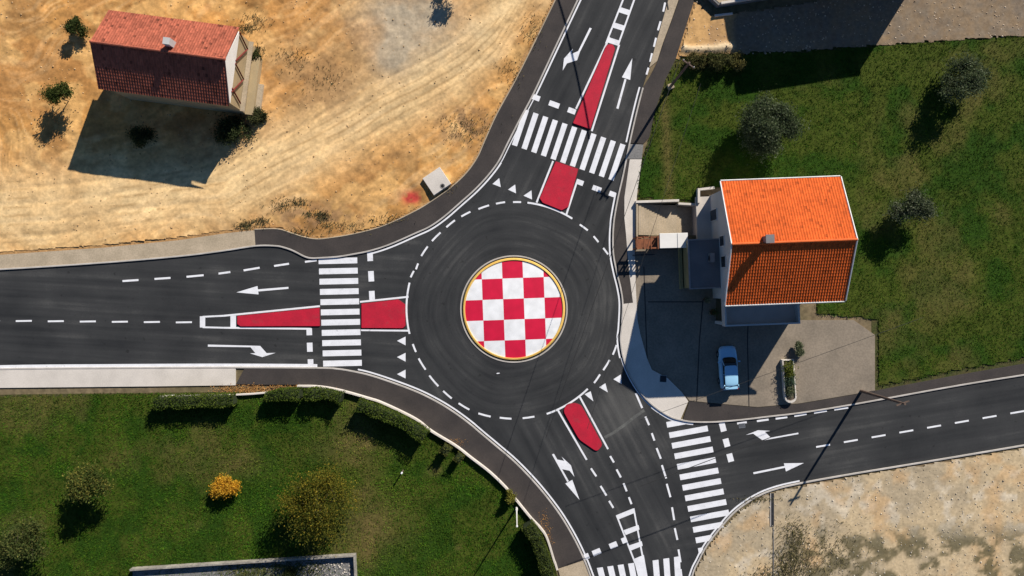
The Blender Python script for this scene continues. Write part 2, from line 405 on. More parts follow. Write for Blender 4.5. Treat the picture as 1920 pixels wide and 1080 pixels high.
def translucent(m, f):
    nt, lk = m.node_tree.nodes, m.node_tree.links
    b = nt['Principled BSDF']; b.inputs['Specular IOR Level'].default_value = 0.05
    t = nt.new('ShaderNodeBsdfTranslucent'); mx = nt.new('ShaderNodeMixShader'); mx.inputs[0].default_value = f
    lk.new(b.inputs['Base Color'].links[0].from_socket, t.inputs['Color'])
    lk.new(b.outputs[0], mx.inputs[1]); lk.new(t.outputs[0], mx.inputs[2]); lk.new(mx.outputs[0], nt['Material Output'].inputs['Surface'])
translucent(M['leafc'], .35)
M['tilec'] = colmat('roof_tiles', 0.75, 0.15, 6.0)
M['stonec'] = colmat('stones', 0.9, 0.2, 20.0)
M['soilv'] = mat('soil_edge', (0.46, 0.26, 0.10), (0.34, 0.19, 0.08), 1.2, 0.95, 0.02, 10, 0.3, 6)
M['base'] = mat('dry_ground', (0.20, 0.145, 0.085), (0.12, 0.10, 0.05), 0.15, 0.95, 0.03, 3, 0.3, 2)

# ------------------------------------------------------------------ outlines traced from the photo (pixels)
K_NW = [(1137, -113), (1083, 0), (1041, 89), (1000, 176), (973, 227), (952, 268), (935, 302), (916, 328), (891, 355), (862, 381), (832, 407), (806, 425), (780, 437), (732, 458), (695, 470), (660, 477), (632, 481.5), (600, 483.5), (585, 484), (572, 481), (550, 470), (533, 464), (517, 461), (480, 461), (420, 470), (340, 480), (200, 492), (0, 505), (-300, 520)]
O_NW = [(1096, -113), (1042, 0), (997, 92), (965, 155), (932, 215), (908, 268), (895, 297), (875, 325), (850, 349), (817, 373), (780, 396), (720, 424), (670, 438), (625, 446), (595, 449), (570, 445), (545, 437), (520, 430), (478, 431)]
K_SW = [(-300, 700), (0, 692), (200, 690), (420, 689), (595, 690), (635, 692), (670, 698), (695, 704), (732, 716), (780, 734), (817, 752), (850, 772), (880, 794), (900, 811), (930, 836), (965, 866), (1000, 902), (1030, 938), (1055, 973), (1078, 1013), (1095, 1049), (1107, 1080), (1140, 1170)]
O_SW = [(443, 720), (500, 721), (560, 721), (600, 722), (640, 729), (690, 743), (720, 753), (780, 782), (812, 806), (855, 832), (885, 855), (920, 882), (950, 911), (975, 941), (997, 968), (1015, 987), (1027, 1006), (1040, 1047), (1046, 1065), (1075, 1170)]
K_E = [(1284, -113), (1253, 0), (1236, 60), (1217, 127), (1205, 165), (1194, 207), (1180, 268), (1168, 328), (1158, 372), (1150, 420), (1149, 470), (1155, 507), (1163, 540), (1167, 570), (1165, 615), (1163, 637), (1168, 670), (1180, 702), (1200, 735), (1224, 760), (1254, 780), (1275, 787), (1300, 791), (1340, 791), (1390, 787), (1440, 781), (1500, 774), (1600, 758), (1800, 722), (2000, 690), (2300, 640)]
K_SE = [(1275, 1170), (1297, 1080), (1310, 1050), (1325, 1022), (1352, 987), (1380, 957), (1415, 933), (1450, 918), (1500, 906), (1600, 888), (1800, 855), (2300, 770)]
kNW, oNW, kSW, oSW, kE, kSE = [smooth(gs(q), 5) for q in (K_NW, O_NW, K_SW, O_SW, K_E, K_SE)]
def cut(line, u0=None, v0=None, u1=None, v1=None):
    """part of a smoothed line between the points nearest two photo pixels"""
    L = np.array(line)
    i = int(np.argmin(((L - np.array(g(u0, v0))) ** 2).sum(1))); j = int(np.argmin(((L - np.array(g(u1, v1))) ** 2).sum(1)))
    return line[i:j + 1] if i <= j else line[j:i + 1][::-1]

# ------------------------------------------------------------------ ground with the sunken court left open
hx0, hy1 = g(1196, 382); hx1, hy0 = g(1316, 441)
mb = MB(); E = 320.0
xs, ys = [-E, hx0, hx1, E], [-E, hy0, hy1, E]
vs = [(x, y, 0.0) for y in ys for x in xs]
mb.add(vs, [(j * 4 + i, j * 4 + i + 1, j * 4 + i + 5, j * 4 + i + 4) for j in range(3) for i in range(3) if (i, j) != (1, 1)])
struct(mb.build('ground', M['base']))

# ------------------------------------------------------------------ road and pavements
road = MB().sheet(kNW + kSW + kSE + kE[::-1], 0.02)
struct(road.build('road', M['road']))
w = MB().prism(oNW + cut(kNW, 480, 461, 1137, -113), -0.05, 0.12)
struct(w.build('pavement', M['walk']))
w = MB().prism([g(478, 431.5)] + cut(kNW, 480, 461, -300, 520) + gs([(-300, 490), (0, 478), (200, 464), (340, 450), (420, 438)]), -0.05, 0.10)
struct(w.build('pavement', M['sandc']))
w = MB().prism(cut(oSW, 443, 720, 1046, 1065) + cut(kSW, 1095, 1049, 443, 689), -0.05, 0.12)
struct(w.build('pavement', M['walk']))
w = MB().prism(cut(kSW, -300, 700, 443, 689)[:-1] + gs([(442.5, 690), (442.5, 722), (300, 724), (0, 727), (-300, 735)]), -0.05, 0.115)
struct(w.build('pavement', M['pale']))
w = MB().prism(gs([(1046, 1066), (1094, 1050)]) + cut(kSW, 1098, 1056, 1140, 1170) + gs([(1075, 1170)]), -0.05, 0.10)
struct(w.build('pavement', M['sandc']))
# east side of the north arm
w = MB().prism(cut(kE, 1284, -113, 1217, 129) + gs([(1232, 115), (1243, 80), (1258, 40), (1272, 0), (1310, -113)]), -0.05, 0.07)
struct(w.build('verge_path', M['sandc']))
w = MB().prism(gs([(1311, -113), (1273, 0), (1259, 40), (1244, 80), (1233, 115), (1222, 137)]) + cut(kE, 1208, 165, 1181, 268) + gs([(1206, 270), (1217, 258), (1227, 212), (1247, 150), (1267, 110), (1290, 37), (1302, 0), (1340, -113)]), -0.05, 0.10)
struct(w.build('pavement', M['walk']))
w = MB().prism(gs([(1181, 270.5), (1206, 271.5), (1203, 298), (1176, 298)]), -0.05, 0.125)
struct(w.build('pavement', M['grey']))
w = MB().prism(cut(kE, 1176, 298, 1167, 568) + gs([(1186, 567), (1180, 520), (1176, 480), (1173, 440), (1170, 410), (1170, 370), (1180, 299)]), -0.05, 0.11)
struct(w.build('pavement', M['walk']))
w = MB().prism(gs([(1180.5, 299), (1170.5, 370), (1170.5, 410), (1173.5, 440), (1176.5, 480), (1180.5, 520), (1186.5, 567.5)]) + cut(kE, 1167, 570, 1275, 787) + gs([(1290, 752), (1278, 735), (1252, 709), (1222, 693), (1213, 672), (1200, 625), (1195, 600), (1192, 540), (1190, 475), (1190, 445), (1191, 400), (1194, 365), (1203, 299)]), -0.05, 0.115)
struct(w.build('pavement', M['pale']))
w = MB().prism(cut(kE, 1278, 787, 2300, 640) + gs([(2300, 620), (2000, 668), (1800, 702), (1600, 740), (1500, 757), (1420, 764), (1340, 757), (1292, 752)]), -0.05, 0.10)
struct(w.build('pavement', M['walk']))
drv = gs([(1190.5, 468), (1342, 468), (1342, 600), (1600, 600), (1640, 628), (1640, 732), (1600, 739), (1500, 756), (1420, 763), (1340, 756), (1292.5, 751), (1278.5, 734.5), (1252.5, 708.5), (1222.5, 692.5), (1213.5, 672), (1200.5, 625), (1195.5, 600), (1192.5, 540)])
dw = struct(MB().prism(drv, -0.05, 0.06).build('driveway', M['drive']))
j = MB()
for a, b in (((1311, 640), (1306, 752)), ((1401, 640), (1404, 762)), ((1318, 560), (1311, 640)), ((1215, 566), (1318, 566)), ((1213, 672), (1207, 500)), ((1404, 560), (1401, 640))):
    p, q = g(*a), g(*b)
    ln = [(p[0] + (q[0] - p[0]) * t, p[1] + (q[1] - p[1]) * t) for t in (0, .33, .66, 1)]
    j.ribbon(ln, 0.05, -0.05, 0.066 + 0.0005 * a[1] / 100)
struct(j.build('driveway_joint_lines', M['walk']))

# kerbs: a real step of about 0.13 m along every edge
kb = MB()
for line in (cut(kNW, 1137, -113, -300, 520), kSW, cut(kE, 1208, 165, 2300, 640), kSE):
    kb.kerb(line, 0.09, -0.07, -0.05, 0.145)
struct(kb.build('kerb', M['kerb']))
kb2 = MB()
kb2.kerb(oNW, 0.02, -0.09, -0.05, 0.15)
struct(kb2.build('kerb', M['sandc']))

# ------------------------------------------------------------------ soil lots, gravel and lawns as relief sheets
def relief(name, poly, step, zf, cf, material, z0=0.03):
    P = np.array(poly); x0, y0 = P.min(0); x1, y1 = P.max(0)
    nx, ny = int((x1 - x0) / step) + 2, int((y1 - y0) / step) + 2
    X, Y = np.meshgrid(x0 + np.arange(nx) * step, y0 + np.arange(ny) * step)
    rs = np.random.RandomState(3)
    Xj = X + rs.uniform(-.25, .25, X.shape) * step; Yj = Y + rs.uniform(-.25, .25, X.shape) * step
    ins = inside(poly, Xj, Yj)
    idx = np.arange(nx * ny).reshape(ny, nx)
    F = np.stack([idx[:-1, :-1], idx[:-1, 1:], idx[1:, 1:], idx[1:, :-1]], -1).reshape(-1, 4)
    keep = ins.ravel()[F].all(1); F = F[keep]
    Z = z0 + zf(Xj, Yj)
    V = np.stack([Xj.ravel(), Yj.ravel(), Z.ravel()], 1); C = cf(Xj, Yj).reshape(-1, 3)
    used = np.unique(F); mp = -np.ones(len(V), int); mp[used] = np.arange(len(used))
    return raw(name, V[used], mp[F], material, cols=C[used], sm=True)
def mixc(a, b, t): return a * (1 - t[..., None]) + b * t[..., None]
A = lambda *c: np.array(c, float)

# building site: orange soil with a pale wheel track running up to the right
def uv(X, Y): return 960 + X * PX, 540 - Y * PX
def track(X, Y):
    u, v = uv(X, Y)
    # centre line of the pale haul track in photo pixels
    cu = np.array([-400, 100, 420, 560, 700, 800, 880, 930, 960, 990]); cv = np.array([420, 390, 350, 280, 200, 150, 100, 50, 0, -60])
    c = np.interp(u, cu, cv)
    return (v - c) / 1.25                   # signed distance in px, below positive
def soil_z(X, Y):
    d = track(X, Y)
    wob = 10 * (fbm(X, Y, 0.12, 9) - .5)
    ruts = -0.05 * (np.exp(-((d - 20 + wob) / 4) ** 2) + np.exp(-((d + 8 + wob) / 4) ** 2) + np.exp(-((d + 32 + wob) / 3.5) ** 2) + .7 * np.exp(-((d - 42 + wob) / 3) ** 2))
    rough = 1 - 0.75 * np.exp(-(d / 60) ** 2)
    return ruts + rough * (0.26 * (fbm(X, Y, 0.28, 1, 5) - .5) + 0.16 * (fbm(X, Y, 1.3, 5, 3) - .5)) + 0.02 * fbm(X, Y, 3, 2, 2) + 0.1
def soil_c(X, Y):
    u, v = uv(X, Y); d = track(X, Y)
    n1, n2, n3 = fbm(X, Y, 0.15, 11, 5), fbm(X, Y, 0.5, 12, 4), fbm(X, Y, 1.6, 13, 3)
    c = mixc(A(0.58, 0.305, 0.100), A(0.46, 0.235, 0.082), sstep(.36, .64, n1))
    c = mixc(c, A(0.66, 0.40, 0.16), .85 * sstep(.50, .64, n2))
    c = mixc(c, A(0.30, 0.165, 0.065), .6 * sstep(.56, .70, fbm(X, Y, .32, 17, 5)))
    pale = np.exp(-(np.abs(d) / 66) ** 2.5) * (0.88 + .5 * (n2 - .5))
    c = mixc(c, A(0.74, 0.545, 0.30), np.clip(pale, 0, 1))
    wx_ = X + 3 * (fbm(X, Y, .09, 91) - .5); wy_ = Y + 3 * (fbm(X, Y, .09, 92) - .5)
    aa = R(32) + 1.1 * (fbm(X, Y, .05, 93) - .5)
    sa, sb = wx_ * np.cos(aa) + wy_ * np.sin(aa), -wx_ * np.sin(aa) + wy_ * np.cos(aa)
    stk = fbm(sa * .16, sb * 1.5, 1.0, 94, 4); stk2 = fbm(sa * .5, sb * 3.2, 1.0, 95, 3)
    c = c * (1 + .55 * (stk - .5) + .45 * (stk2 - .5))[..., None]
    c = mixc(c, A(.74, .56, .33),   .32 * sstep(.54, .72, stk) * (1 - .5 * sstep(.3, .6, n1)))
    c = mixc(c, A(.27, .15, .06), .32 * sstep(.58, .74, fbm(sa * .3, sb * .9, 1.0, 96, 4)) * (1 - np.clip(pale, 0, 1)))
    lines = np.exp(-(((d + 14 * (n1 - .5)) % 13 - 6.5) / 1.8) ** 2) * np.exp(-(d / 62) ** 4) * sstep(.35, .6, fbm(sa * .12, sb * .7, 1.0, 97, 3))
    c = mixc(c, A(0.44, 0.29, 0.14), .85 * lines)
    gv = np.exp(-(((u - 770) / 95) ** 2 + ((v - 40) / 62) ** 2)) + .8 * np.exp(-(((u - 735) / 35) ** 2 + ((v - 110) / 35) ** 2))
    c = mixc(c, A(0.42, 0.37, 0.29), np.clip(1.1 * gv * (.5 + n2), 0, .9))
    br = np.exp(-(((u - 590) / 110) ** 2 + ((v - 150) / 80) ** 2))
    c = mixc(c, A(0.34, 0.20, 0.095), np.clip(br * sstep(.35, .6, n2), 0, .8))
    edge = np.exp(-(((u - 870) / 55) ** 2 + ((v - 235) / 45) ** 2)) + np.exp(-(((u - 590) / 90) ** 2 + ((v - 405) / 28) ** 2))
    c = mixc(c, A(0.25, 0.15, 0.08), np.clip(edge * sstep(.4, .62, n3), 0, .8))
    red = np.exp(-(((u - 772) / 17) ** 2 + ((v - 371) / 11) ** 2)) * sstep(.3, .55, n3)
    c = mixc(c, A(0.45, 0.04, 0.045), np.clip(1.3 * red, 0, .9))
    return c * A(1.0, .955, .87) * (0.80 + .40 * n3)[..., None]
site = offset(oNW, -0.14) + gs([(478, 428), (420, 434), (340, 446), (200, 460), (0, 474), (-300, 486), (-300, -113)])
struct(MB().ribbon(oNW, -.01, -.45, .075).build('soil_verge', M['soilv']))
struct(relief('soil_ground', site, 0.15, soil_z, soil_c, M['soilc'], 0.02))

# gravel lot at the south-east
def grav_z(X, Y): return 0.10 * fbm(X, Y, .5, 21, 5) + .05 * fbm(X, Y, 2.5, 23, 2)
def grav_c(X, Y):
    u, v = uv(X, Y); n1, n2, n3 = fbm(X, Y, .2, 24), fbm(X, Y, .9, 25), fbm(X, Y, 2.4, 26)
    c = mixc(A(.50, .385, .235), A(.40, .32, .21), sstep(.4, .6, n1))
    c = mixc(c, A(.58, .50, .38), .7 * sstep(.55, .68, n2))
    c = mixc(c, A(.52, .33, .16), .6 * sstep(.5, .7, fbm(X, Y, .45, 29)))
    wd = sstep(1445, 1500, u) * sstep(960, 1040, v)
    c = mixc(c, A(.12, .10, .05), np.clip(wd * sstep(.42, .6, n2) * 1.2, 0, .9))
    return c * (.85 + .3 * n3)[..., None]
grav = offset(kSE, -0.15) + gs([(2300, 1170)])
struct(relief('gravel_ground', grav, 0.22, grav_z, grav_c, M['soilc'], 0.01))

# lawns
SWL = gs([(-300, 745), (0, 740), (300, 736), (420, 735), (560, 735)]) + [(x, y) for x, y in offset(cut(oSW, 600, 722, 1075, 1170), -0.22)] + gs([(-300, 1170)])
NEL = gs([(1203, 299), (1217, 262), (1228, 212), (1248, 150), (1268, 112), (1300, 104), (1380, 100), (1480, 96), (1700, 80), (2300, 40), (2300, 612), (2000, 660), (1800, 694), (1645, 726), (1645, 600), (1530, 590), (1530, 346), (1308, 356), (1304, 379), (1196, 374), (1196, 330)])
def lawn_dry(X, Y):
    u, v = uv(X, Y)
    n = fbm(X, Y, .16, 31, 5); n2 = fbm(X, Y, .7, 33, 4)
    d = sstep(.52, .68, n) * .5
    d = d + .9 * np.exp(-(((u - 690) / 75) ** 2 + ((v - 985) / 55) ** 2)) + .75 * np.exp(-(((u - 655) / 70) ** 2 + ((v - 840) / 35) ** 2)) + .7 * np.exp(-(((u - 690) / 18) ** 2 + ((v - 1045) / 30) ** 2))
    d = d + .8 * np.exp(-(((u - 815) / 14) ** 2 + ((v - 882) / 10) ** 2)) + .7 * np.exp(-(((u - 858) / 6) ** 2 + ((v - 1027) / 6) ** 2)) + .6 * np.exp(-(((u - 455) / 40) ** 2 + ((v - 870) / 25) ** 2))
    path = np.exp(-((u - (1250 + (v - 280) * .06)) / 10) ** 2) * (v < 380) * (v > 140) * (u < 1300)
    d = d + .75 * path + .9 * np.exp(-(((u - 1310) / 55) ** 2 + ((v - 118) / 14) ** 2))
    return np.clip(.8 * d * (.35 + 1.3 * n2), 0, 1)
def lawn_z(X, Y): return .08 * (fbm(X, Y, .35, 34, 4)) + .05 * fbm(X, Y, 1.5, 35, 2)
def lawn_c(X, Y):
    d = lawn_dry(X, Y); n = fbm(X, Y, .4, 36); n3 = fbm(X, Y, 2, 37)
    c = mixc(A(.022, .054, .004), A(.050, .068, .008), sstep(.4, .6, n))
    c = mixc(c, A(.120, .092, .030), d)
    return c * (.8 + .4 * n3)[..., None]
M['lawnflat'] = mat('lawn_edge', (.04, .055, .012), (.08, .065, .025), 1.5, .95, .02, 10, .35, 6)
struct(MB().sheet(SWL, 0.008).build('lawn_ground', M['lawnflat']))
struct(MB().sheet(gs([(1203, 299), (1217, 258), (1228, 208), (1248, 146), (1268, 106), (1300, 102), (1380, 98), (1480, 94), (1700, 78), (2300, 38), (2300, 625), (2000, 673), (1800, 707), (1634, 738), (1634, 596), (1530, 588), (1530, 346), (1340, 352), (1309, 356), (1306, 381), (1196, 377)]), 0.012).build('lawn_ground', M['lawnflat']))
struct(MB().ribbon(smooth(gs([(-300, 489), (0, 477), (200, 463), (340, 449), (420, 437), (478, 431)]), 4), .45, -.05, .075).build('soil_verge', M['soilv']))
struct(relief('lawn', SWL, 0.25, lawn_z, lawn_c, M['lawnc'], 0.0))
struct(relief('lawn', NEL, 0.25, lawn_z, lawn_c, M['lawnc'], 0.02))
def grass(name, poly, dens, seed, box, blade=(.05, .15)):
    rs = np.random.RandomState(seed)
    (x0, y1), (x1, y0) = g(*box[:2]), g(*box[2:])
    n = int(dens * (x1 - x0) * (y1 - y0))
    X, Y = rs.uniform(x0, x1, n), rs.uniform(y0, y1, n)
    d = lawn_dry(X, Y)
    k = inside(poly, X, Y) & (rs.rand(n) > d * .65) & (rs.rand(n) < .25 + 1.2 * fbm(X, Y, .8, 40))
    X, Y, d = X[k], Y[k], d[k]; n = len(X)
    Z = lawn_z(X, Y)
    V = []; C = []
    cl = mixc(A(.016, .070, .003), A(.062, .104, .007), rs.rand(n)); cl = mixc(cl, A(.17, .14, .035), np.clip(d * 1.1 * rs.rand(n), 0, 1))
    dark = fbm(X, Y, .5, 41); cl = cl * (.35 + 1.3 * dark)[:, None]
    T = []
    for b in range(3):
        a = rs.uniform(0, 2 * np.pi, n); L = rs.uniform(*blade, n); wd = rs.uniform(.02, .045, n); le = rs.uniform(.3, 1.1, n)
        ox, oy = rs.normal(0, .05, n), rs.normal(0, .05, n)
        px, py = X + ox, Y + oy
        T.append(np.stack([np.stack([px - np.sin(a) * wd, py + np.cos(a) * wd, Z], 1), np.stack([px + np.sin(a) * wd, py - np.cos(a) * wd, Z], 1), np.stack([px + np.cos(a) * L * le, py + np.sin(a) * L * le, Z + L], 1)], 1))
    V = np.concatenate(T, 0).reshape(-1, 3); F = np.arange(len(V)).reshape(-1, 3)
    C = np.repeat(np.concatenate([cl] * 3, 0), 3, 0)
    return struct(raw(name, V, F, M['grassc'], cols=C), 'stuff')
grass('grass', SWL, 60, 51, (-30, 730, 1075, 1100))
grass('grass', NEL, 50, 52, (1190, 40, 1960, 735))
# loose stones on the soil lots, tufts of weeds at their edges
def stones(name, poly, n, seed, box, zf, size=(.03, .10), pal=((.62, .52, .40), (.40, .28, .17)), mask=None):
    rs = np.random.RandomState(seed)
    (x0, y1), (x1, y0) = g(*box[:2]), g(*box[2:])
    X, Y = rs.uniform(x0, x1, n), rs.uniform(y0, y1, n)
    k = inside(poly, X, Y)
    if mask is not None: k &= rs.rand(n) < mask(X, Y)
    X, Y = X[k], Y[k]; n = len(X); Z = zf(X, Y)
    s = rs.uniform(0, 1, n) ** 3 * (size[1] - size[0]) + size[0]
    oc = np.array([(1, 0, 0), (0, 1, 0), (-1, 0, 0), (0, -1, 0), (0, 0, .8), (0, 0, -.5)], float)
    of = np.array([(0, 1, 4), (1, 2, 4), (2, 3, 4), (3, 0, 4), (1, 0, 5), (2, 1, 5), (3, 2, 5), (0, 3, 5)])
    V = oc[None] * s[:, None, None] * rs.uniform(.6, 1.4, (n, 6, 1)); a = rs.uniform(0, 6.28, n)
    x = V[..., 0] * np.cos(a)[:, None] - V[..., 1] * np.sin(a)[:, None]; y = V[..., 0] * np.sin(a)[:, None] + V[..., 1] * np.cos(a)[:, None]
    V = np.stack([x + X[:, None], y + Y[:, None], V[..., 2] + Z[:, None] + .02], -1)
    F = (of[None] + 6 * np.arange(n)[:, None, None]).reshape(-1, 3)
    C = np.repeat(mixc(A(*pal[0]), A(*pal[1]), rs.rand(n)), 6, 0)
    return struct(raw(name, V.reshape(-1, 3), F, M['stonec'], cols=C), 'stuff')
def off_track(X, Y): return np.clip(.25 + 1.2 * (fbm(X, Y, .35, 45) - .35) * 2, 0.05, 1)
stones('rubble', site, 4200, 61, (-30, -20, 1090, 500), soil_z, (.02, .11), ((.56, .38, .20), (.34, .21, .10)), mask=off_track)
stones('gravel', grav, 3500, 62, (1280, 780, 1960, 1100), grav_z, (.02, .10), ((.6, .54, .44), (.25, .2, .14)))
def weeds(name, spots, seed, col=((.05, .075, .02), (.12, .11, .035)), hgt=.25, zf=lambda x, y: 0 * x + .1):
    rs = np.random.RandomState(seed); T = []; C = []
    for (u, v, ru, rv, n) in spots:
        X = (u - 960 + rs.normal(0, ru, n)) / PX; Y = (540 - v + rs.normal(0, rv, n)) / PX; Z = zf(X, Y)
        a = rs.uniform(0, 6.28, n); L = rs.uniform(.4, 1, n) * hgt; wd = rs.uniform(.02, .05, n); le = rs.uniform(.4, 1.6, n)
        T.append(np.stack([np.stack([X - np.sin(a) * wd, Y + np.cos(a) * wd, Z], 1), np.stack([X + np.sin(a) * wd, Y - np.cos(a) * wd, Z], 1), np.stack([X + np.cos(a) * L * le, Y + np.sin(a) * L * le, Z + L], 1)], 1))
        C.append(mixc(A(*col[0]), A(*col[1]), rs.rand(n)))
    V = np.concatenate(T).reshape(-1, 3); F = np.arange(len(V)).reshape(-1, 3)
    return struct(raw(name, V, F, M['grassc'], cols=np.repeat(np.concatenate(C), 3, 0)), 'stuff')
weeds('weeds', [(460, 423, 8, 4, 260), (490, 415, 8, 4, 200), (560, 380, 9, 5, 160), (605, 405, 8, 6, 260), (580, 402, 5, 3, 90), (530, 385, 14, 7, 160), (870, 240, 22, 16, 320), (640, 425, 25, 6, 180), (720, 412, 20, 5, 120), (830, 350, 12, 8, 70), (565, 435, 14, 4, 120),
               (465, 55, 10, 4, 200), (482, 95, 8, 5, 200), (480, 40, 14, 8, 160), (545, 110, 20, 12, 160), (610, 150, 25, 18, 160), (995, 60, 10, 20, 120), (960, 130, 14, 14, 120)], 71, zf=soil_z, col=((.045, .05, .018), (.15, .11, .05)))
weeds('weeds', [(1480, 1050, 16, 20, 900), (1490, 1000, 14, 14, 420), (1470, 1070, 24, 8, 400), (1430, 1075, 20, 4, 120), (1540, 1040, 40, 30, 900), (1420, 935, 20, 3, 140)], 72, zf=grav_z, col=((.05, .05, .02), (.16, .13, .06)))
weeds('dry_leaves', [(470, 729, 22, 4, 700), (540, 726, 30, 3, 500), (430, 730, 16, 4, 260), (855, 828, 10, 5, 120), (1020, 985, 6, 14, 260), (1028, 1008, 4, 8, 120)], 73, ((.45, .24, .07), (.30, .14, .05)), .10)

# ------------------------------------------------------------------ painted lines on the road
mk = MB(); _z = [0]
def zn():
    _z[0] = (_z[0] + 1) % 23
    return 0.026 + _z[0] * 0.0004
def seg(a, b, wpx=3.2):
    p, q = np.array(g(*a)), np.array(g(*b)); t = (q - p) / np.linalg.norm(q - p); n = np.array([-t[1], t[0]]) * wpx / PX / 2
    mk.sheet([tuple(p + n), tuple(p - n), tuple(q - n), tuple(q + n)], zn())
def poly(pts): mk.sheet(gs(pts), zn())
def arc(a, b, wpx=3.4):
    """part of the circulating line, from pixel a to pixel b round the centre"""
    c = np.array((965, 582.0)); a, b = np.array(a, float) - c, np.array(b, float) - c
    r0, r1 = np.hypot(*a), np.hypot(*b); t0, t1 = math.atan2(a[1], a[0]), math.atan2(b[1], b[0])
    if t1 - t0 > math.pi: t1 -= 2 * math.pi
    if t0 - t1 > math.pi: t1 += 2 * math.pi
    n = max(3, int(abs(t1 - t0) / .03))
    L = [g(c[0] + (r0 + (r1 - r0) * s) * math.cos(t0 + (t1 - t0) * s), c[1] + (r0 + (r1 - r0) * s) * math.sin(t0 + (t1 - t0) * s)) for s in np.linspace(0, 1, n)]
    mk.ribbon(L, wpx / PX / 2, -wpx / PX / 2, zn())
def edge(line, d, wpx=2.9): mk.ribbon(offset(line, d), wpx / PX / 2, -wpx / PX / 2, zn())
edge(cut(kNW, 1137, -113, 1000, 176), 0.28); edge(cut(kNW, 935, 302, 695, 470), 0.29)
edge(cut(kNW, 1000, 176, 935, 302), 0.27, 1.8)
edge(cut(kSW, 670, 698, 1140, 1170), 0.29)
edge(cut(kSW, 0, 692, 588, 690), 0.24, 5.5)
edge(cut(kE, 1208, 165, 1181, 268), -0.32)
edge(cut(kE, 1160, 365, 1168, 670), -0.30); edge(cut(kE, 1168, 670, 1224, 760), -.18, 2.2); edge(cut(kE, 1224, 760, 1300, 791), -0.2, 4)
edge(cut(kSE, 1275, 1170, 1500, 906), 0.24, 3.0)
for a, b in (((780, 505), (784, 494)), ((790, 480), (802, 462)), ((810, 452), (826, 436)), ((837, 426), (853, 413)), ((865, 406), (882, 397)), ((897, 392), (917, 385)), ((930, 382), (947, 379)), ((962, 379), (977, 379)), ((989, 380), (1073, 410)), ((1087, 421), (1102, 432)), ((1113, 443), (1122, 454)), ((1131, 465), (1140, 477)),
             ((1156, 647), (1149, 665)), ((1143, 675), (1131, 694)), ((1125, 702), (1114, 718)), ((1102, 729), (1025, 776)), ((1002, 781), (980, 784)), ((959, 785), (937, 783)), ((920, 781), (897, 775)), ((880, 768), (860, 756)), ((847, 747), (831, 733)), ((822, 724), (805, 704)), ((798, 693), (785, 672)), ((780, 660), (774, 645)), ((768, 626), (768, 530)), ((770, 520), (776, 508))):
    arc(a, b)
# lines beside the islands
for a, b in (((1143, 70), (1080, 204)), ((1161, 84), (1109.5, 246)), ((1037, 302), (1006, 380)), ((1081, 343), (1062, 402)), ((420, 592), (600, 574)), ((420, 614.5), (583, 616.5)), ((675, 566), (766, 556.5)), ((677, 619), (767, 620)), ((1046, 769), (1100, 862)), ((1087, 744), (1140, 842))):
    seg(a, b, 3.4)
seg((437.5, 591), (437.5, 613.5), 10.5); seg((380, 594), (420, 592)); seg((380, 613.5), (420, 614.5)); seg((380, 593), (380, 614), 10)
# hatched ladder on the north arm
seg((1168, 0), (1136, 82)); seg((1189, 0), (1159, 84)); seg((1204, -95), (1168, 0)); seg((1221, -95), (1189, 0))
for c, d in (((1150, 78), 20), ((1159.5, 50), 19.5), ((1170, 21), 19), ((1180, -8), 18), ((1190, -37), 17)): seg((c[0] - d / 2, c[1] - d * .16), (c[0] + d / 2, c[1] + d * .16), 10)
# hatched ladder on the south arm
seg((1156, 966), (1195, 1066), 3); seg((1188, 953), (1209, 1066), 3)
poly([(1155, 966), (1187, 953), (1191, 961), (1160, 973.5)]); poly([(1169, 994), (1197, 984), (1199, 992.5), (1173, 1003)]); poly([(1179.5, 1022.5), (1203, 1014.5), (1205, 1023), (1183, 1032)])
poly([(1188, 1048), (1207, 1040), (1214, 1080), (1222, 1130), (1213, 1130), (1196, 1080)])
# stop lines of short blocks
def blocks(bs, d, wd):
    t = np.array(d, float); t /= np.linalg.norm(t); n = np.array([-t[1], t[0]])
    for (u, v, L) in bs:
        c = np.array((u, v)); poly([tuple(c + t * L / 2 + n * wd / 2), tuple(c - t * L / 2 + n * wd / 2), tuple(c - t * L / 2 - n * wd / 2), tuple(c + t * L / 2 - n * wd / 2)])
blocks([(1004, 183, 17), (1039, 196, 20), (1072, 208, 15)], (60, 22), 10)
blocks([(1087, 342, 14), (1119, 354, 17), (1148, 364, 12)], (60, 22), 9.5)
blocks([(694, 481, 17), (696, 518, 19.5), (697.5, 554, 17)], (2, 37), 10.5)
blocks([(580, 622, 13), (581, 651, 17), (582.5, 680, 13)], (1, 30), 10.5)
blocks([(1355, 800.5, 17), (1362, 830, 15.5), (1369, 858, 15.5)], (.26, .97), 11)
blocks([(1100, 1043, 9), (1118.6, 1035, 16), (1150, 1022, 15), (1170, 1013, 9)], (31, -13), 10.5)
